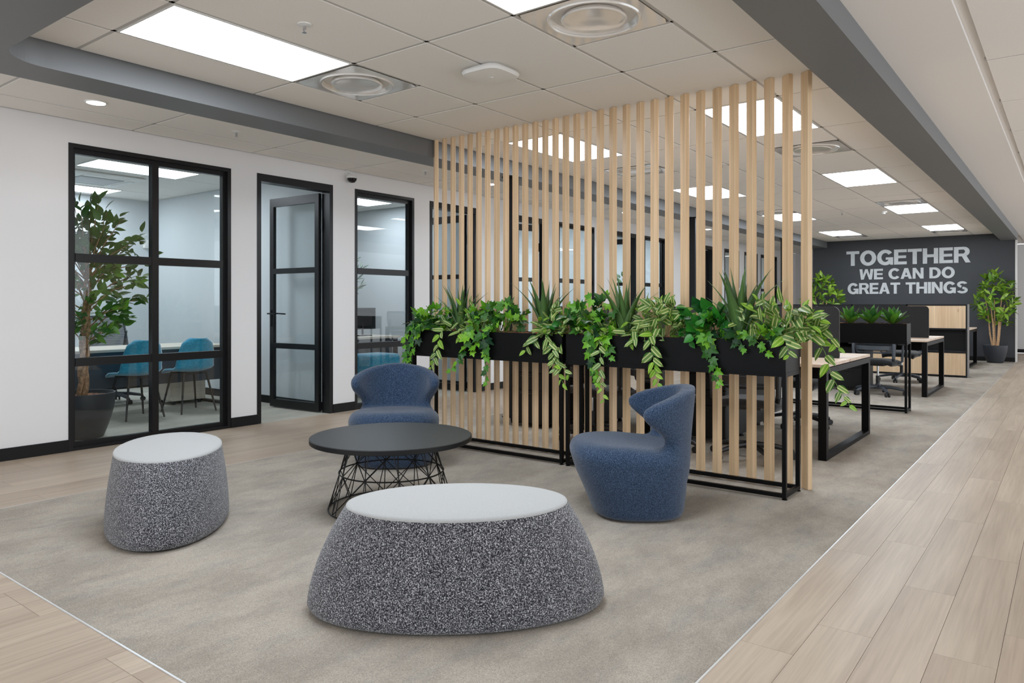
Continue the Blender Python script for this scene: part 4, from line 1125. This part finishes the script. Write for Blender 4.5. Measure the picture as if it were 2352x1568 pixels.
# ------------------------------------------------------------------ big potted plants
def pot(parent, r0, r1, h, mat, c=(0, 0, 0)):
    k = [(r0 * .9, 0), (r0, .012)] + [(r0 + (r1 - r0) * math.sin(pi / 2 * u), .012 + (h - .012) * u) for u in [i / 10 for i in range(1, 11)]] + [(r1 - .012, h), (r1 - .02, h - .03), (r1 * .9, h - .04)]
    MB().lathe(k, 40, c).build('pot', mat, parent, True)
    rg = random.Random(5); g = MB()
    g.lathe([(r1 * .93, h - .042), (r1 * .7, h - .03), (r1 * .3, h - .028), (.01, h - .03)], 24, c); g.v = [(x, y, z + rg.uniform(-.006, .008)) for x, y, z in g.v]
    tag(g.build('mulch', 'mulch', parent), None, None, None, 'stuff')
def croton(x, y, label, seed, s=1.0):
    rg = random.Random(seed); t = thing('potted_shrub', label, 'potted plant', (x, y, 0), 0, 'bright shrubs beside the charcoal wall')
    pot(t, .145, .215, .36, 'pot')
    tips = []
    for k in range(5):
        an = 2 * pi * k / 5 + .4; p0 = Vector((.05 * math.cos(an), .05 * math.sin(an), .33)); 
        p1 = p0 + Vector((.03 * math.cos(an) + rg.uniform(-.02, .02), .03 * math.sin(an), .25)); p2 = p1 + Vector((.02 * math.cos(an), .02 * math.sin(an), .25)); p3 = p2 + Vector((.07 * math.cos(an), .07 * math.sin(an), .35 + .1 * (k % 3)))
        MB().tube([p0, p1, p2, p3], [.017, .016, .014, .008], 8).build('trunk', 'bark_pale', t, True)
    for i in range(49):
        u = (i + .5) / 49; zz = .80 + 1.0 * u; rmax = .36 * math.sin(pi * min(1, (u * .86 + .16))) ** .7 + .03
        an = i * 2.4 + rg.uniform(-.3, .3); rr_ = rmax * rg.uniform(.5, 1.0)
        c = Vector((rr_ * math.cos(an), min(.30, rr_ * math.sin(an)), zz)); o_ = Vector((math.cos(an) * rr_ * 2, math.sin(an) * rr_ * 2, .55)).normalized()
        for j in range(6):
            d = (o_ * .7 + rv(rg, 1.0)).normalized(); place(rg.choice(CRO), t, c, d, o_ + rv(rg, .3), rg.uniform(.15, .215))
    return t
croton(-1.257, 17.88, 'bright green shrub in a charcoal bowl at the right end of the charcoal wall', 41)
croton(-4.56, 17.7, 'bright green shrub behind the right end of the slats, by the charcoal wall', 42)
fc = thing('ficus_tree', 'ficus tree with a twisted trunk in a dark pot behind the left office window', 'tree', (-7.0, 2.86, 0))
pot(fc, .17, .262, .40, 'pot_office')
for s in (0, 2.1, 4.2):
    pts = []; 
    for k in range(26):
        u = k / 25; an = s + u * 9.0; r_ = .028 * (1 - .2 * u); pts.append((r_ * math.cos(an) + .05 * u * u, r_ * math.sin(an) + .03 * u, .35 + 1.05 * u))
    MB().tube(pts, [.024 - .010 * k / 25 for k in range(26)], 8).build('trunk', 'bark', fc, True)
rg = random.Random(77); br = MB(); nleaf = 0; extra = MB(); extra.uv = []
lv_out = fic
for i in range(44):
    an = i * 2.4; u = (i + .5) / 44; zz = .86 + 1.02 * u; rmax = .56 * math.sin(pi * min(1, u * .85 + .14)) ** .75
    tip = Vector((.06 + rmax * math.cos(an) * rg.uniform(.75, 1.05), .04 + rmax * math.sin(an) * rg.uniform(.75, 1.05), zz + .08 + .16 * u))
    tip.x = min(tip.x, .40)
    st_ = Vector((.03, .02, min(1.40, zz - .10))); mid = st_.lerp(tip, .5) + Vector((0, 0, .05))
    br.tube([st_, mid, tip], [.007, .005, .002], 5)
    for j in range(17):
        v = .30 + .70 * j / 16; p = st_.lerp(mid, v * 2) if v < .5 else mid.lerp(tip, v * 2 - 1)
        p = p + rv(rg, .05); p.x = min(p.x, .40)
        d = ((tip - st_).normalized() + rv(rg, .8)); d.z -= .25
        nv = Vector((.5, -.6, .8)) + rv(rg, .5); sc = rg.uniform(.085, .125)
        if nleaf < 300 and (j % 2 == 0 or p.x - p.y > .15): place(rg.choice(FIC), fc, p, d, nv, sc); nleaf += 1
        else:
            dd = d.normalized(); z_ = nv - dd * nv.dot(dd); z_.normalize(); x_ = dd.cross(z_); o = len(extra.v)
            for (lx, ly, lz) in [v_.co for v_ in FIC[0].vertices]:
                extra.v.append(tuple(p + (x_ * lx + dd * ly + z_ * lz) * sc)); extra.uv.append((.4, .5))
            extra.f += [tuple(o + k for k in pl.vertices) for pl in FIC[0].polygons]
br.build('branches', 'bark', fc, True)
tag(extra.build('foliage', 'ficus', fc, 'all'), None, None, None, 'stuff')

# ------------------------------------------------------------------ offices
def shell_chair(x, y, rz, label):
    t = thing('shell_chair', label, 'chair', (x, y, 0), rz, 'teal shell chairs in the first office')
    # facing +y; v runs from seat front to top of the back, u across
    prof = [(.225, .43), (.12, .452), (.0, .450), (-.10, .455), (-.17, .49), (-.205, .57), (-.225, .67), (-.245, .76), (-.255, .815)]
    wid = [.19, .215, .22, .225, .225, .215, .205, .175, .10]
    def sp(a, f): i = min(int(f), len(a) - 2); k = f - i; k = k * k * (3 - 2 * k) if False else k; return a[i] * (1 - k) + a[i + 1] * k
    def fn(u, v):
        f = v * 8; py = sp([p[0] for p in prof], f); pz = sp([p[1] for p in prof], f); ww = sp(wid, f)
        s = 2 * u - 1; cup = s * s
        k = min(1, max(0, (v - .25) / .35)); drop = math.sin(min(1, v * 1.6) * pi / 2)
        return (s * ww, py + cup * .085 * k, pz + cup * .05 * (1 - k) * drop)
    MB().shell(fn, 16, 24, .022).build('seat_shell', 'teal', t, 'all')
    for sx in (-1, 1):
        for sy in (-1, 1): MB().tube([(sx * .13, sy * .12, .44), (sx * .205, sy * .20, 0)], [.013, .009], 10).build('leg', 'dark_metal', t, True)
    MB().box(-.14, .14, -.13, -.11, .42, .438).box(-.14, .14, .11, .13, .42, .438).build('brace', 'dark_metal', t)
shell_chair(-7.80, 3.70, R(94), 'teal shell chair nearer the ficus in the left office')
shell_chair(-7.80, 4.29, R(92), 'teal shell chair farther from the ficus in the left office')
def office_desk(x0, x1, y0, y1, label, z=.76, ped=True):
    t = thing('office_desk', label, 'desk', ((x0 + x1) / 2, (y0 + y1) / 2, 0), 0, 'pale desks in the glazed offices')
    a, b_ = (x1 - x0) / 2, (y1 - y0) / 2
    MB().rbox(-a, a, -b_, b_, z - .028, z, .002).build('tabletop', 'office_desk', t)
    MB().box(a - .10, a - .082, -b_ + .08, b_ - .08, .30, z - .03).build('modesty_panel', 'chair_grey', t)
    for s in (-1, 1):
        l = MB(); y = s * (b_ - .05)
        l.box(-a + .03, -a + .08, y - .025, y + .025, 0, z - .028); l.box(a - .08, a - .03, y - .025, y + .025, 0, z - .028); l.box(-a + .08, a - .08, y - .025, y + .025, z - .06, z - .028); l.box(-a + .08, a - .08, y - .025, y + .025, 0, .03)
        l.build('leg_frame', 'black', t)
    return t
office_desk(-8.80, -7.99, 3.02, 4.93, 'pale desk behind the two teal chairs in the left office', .712)
pd = pedestal(-8.6, 4.62, 'pale wood drawer pedestal at the end of the left office desk', 'office_desk', .40, .42, .56); pd['group'] = 'office pedestals'
oc = dup(tg0, (-9.20, 4.12, 0), R(-84), 'grey mesh office chair behind the pale desk in the left office'); oc['group'] = 'chairs in the offices'
light_panel(-8.43, -7.87, 3.36, 4.48, 'ceiling light panel in the left office near the glass', 'panel lights in the offices', H - .008, 'office_panel')
light_panel(-10.37, -9.81, 3.40, 4.51, 'ceiling light panel at the back of the left office', 'panel lights in the offices', H - .008, 'office_panel')
light_panel(-8.45, -7.89, 6.45, 7.47, 'ceiling light panel in the second office', 'panel lights in the offices', H - .008, 'office_panel')
light_panel(-8.45, -7.89, 9.0, 10.1, 'ceiling light panel in the third office', 'panel lights in the offices', H - .008, 'office_panel')
light_panel(-8.45, -7.89, 12.2, 13.3, 'ceiling light panel in the fourth office', 'panel lights in the offices', H - .008, 'office_panel')
light_panel(-8.45, -7.89, 17.0, 18.1, 'ceiling light panel in the farthest office', 'panel lights in the offices', H - .008, 'office_panel')
for y0_, y1_, l_ in ((9.0, 10.1, 'added light panel brightening the third office, close to the glass'), (12.2, 13.3, 'added light panel brightening the fourth office, close to the glass'), (15.2, 16.3, 'added light panel brightening the farthest office, close to the glass'), (19.0, 20.1, 'last added light panel brightening the farthest office')):  # extra panels added only to brighten the far offices behind the slats
    light_panel(-7.45, -6.89, y0_, y1_, l_, 'panel lights in the offices', H - .008, 'office_panel')
ac = thing('air_conditioner', 'white ceiling cassette air conditioner in the left office', 'air conditioner', (-9.12, 3.85, H))
MB().rbox(-.42, .42, -.42, .42, -.035, 0, .02, 3).build('fascia', 'white_plastic', ac, True)
MB().rbox(-.24, .24, -.24, .24, -.045, -.03, .006).build('grille', plain('ac_grille', (.5, .52, .53), .5), ac)
for k in range(4):
    o = MB().rbox(-.25, .25, .30, .36, -.042, -.03, .004).build('vane', 'white_plastic', ac); o.rotation_euler = (0, 0, pi / 2 * k)
sn = thing('motion_sensor', 'small white motion sensor in the corner of the left office', 'sensor', (BX + .03, 5.17, 2.05))
MB().rbox(-.03, .03, -.04, .04, -.06, .06, .015, 3).build('case', 'white_plastic', sn, True); MB().rbox(.022, .036, -.025, .025, -.03, .02, .005, 2).build('lens', 'diff_metal', sn, True)
# second office
office_desk(-8.30, -7.50, 5.75, 7.23, 'pale desk with a monitor in the second office', .75)
mo = thing('monitor', 'black computer monitor on the second office desk', 'monitor', (-7.86, 6.83, .75), R(4))
MB().rbox(-.02, .012, -.27, .27, .09, .39, .006).build('screen_panel', 'monitor', mo); MB().box(.012, .03, -.18, .18, .14, .33).build('rear_cover', 'chair_black', mo)
MB().tube([(.02, 0, .02), (.02, 0, .2)], .014, 8).build('stand', 'chair_black', mo); MB().rbox(-.09, .09, -.12, .12, 0, .012, .003).build('foot', 'chair_black', mo)
tl = thing('upholstered_stool', 'teal upholstered stool behind the front-facing armchair, in the second office', 'stool', (-7.14, 6.45, 0))
MB().rbox(-.22, .22, -.235, .235, .12, .555, .05, 4).build('cushion', 'teal', tl, True)
MB().tube([(.245, -.10, .40), (.262, -.06, .36), (.262, .06, .36), (.245, .10, .40)], .010, 8).build('handle', 'dark_metal', tl, True)
for sx in (-.19, .19):
    for sy in (-.22, .22): MB().tube([(sx, sy, .14), (sx, sy, 0)], .014, 8).build('leg', 'dark_metal', tl, True)
op = thing('olive_tree', 'olive plant with narrow leaves in the second office', 'potted plant', (-8.60, 7.13, 0)); pot(op, .13, .19, .34, 'pot_office')
rg = random.Random(9)
for k in range(3): MB().tube([(.02 * k, 0, .3), (.03 * k - .03, .02, .8), (.10 * (k - 1), .06 * (k - 1), 1.35)], [.014, .011, .006], 7).build('trunk', 'bark', op, True)
bo = MB()
for i in range(26):
    an = i * 2.4; z = .95 + .85 * rg.random(); r_ = rg.uniform(.12, .30); p0 = Vector((0, 0, z - .12)); p1 = Vector((r_ * math.cos(an), min(.24, r_ * math.sin(an)), z + .08)); bo.tube([p0, p1], [.004, .002], 5)
    for j in range(8):
        p = p0.lerp(p1, .4 + .6 * j / 7); place(OLI[0], op, p, (p1 - p0).normalized() + rv(rg, .7), rv(rg) + Vector((.5, -.6, .5)), rg.uniform(.10, .15))
bo.build('branches', 'bark', op, True)
def bush(x, y, label, seed, zt=1.75):
    rg = random.Random(seed); t = thing('potted_bush', label, 'potted plant', (x, y, 0), 0, 'dark bushes in the far offices'); pot(t, .14, .20, .36, 'pot_office')
    MB().tube([(0, 0, .32), (.02, .01, .8), (0, 0, 1.2)], [.02, .016, .01], 8).build('trunk', 'bark', t, True)
    for i in range(110):
        d = rv(rg).normalized(); p = Vector((d.x * .28, d.y * .28, 1.2 + d.z * (zt - 1.2))) * 1.0; p *= 1
        place(SHR[0], t, p, d + rv(rg, .7), Vector((.5, -.6, .6)) + rv(rg, .5), rg.uniform(.10, .15))
bush(-7.05, 12.9, 'dark leafy bush in the office behind the third aloe', 51)
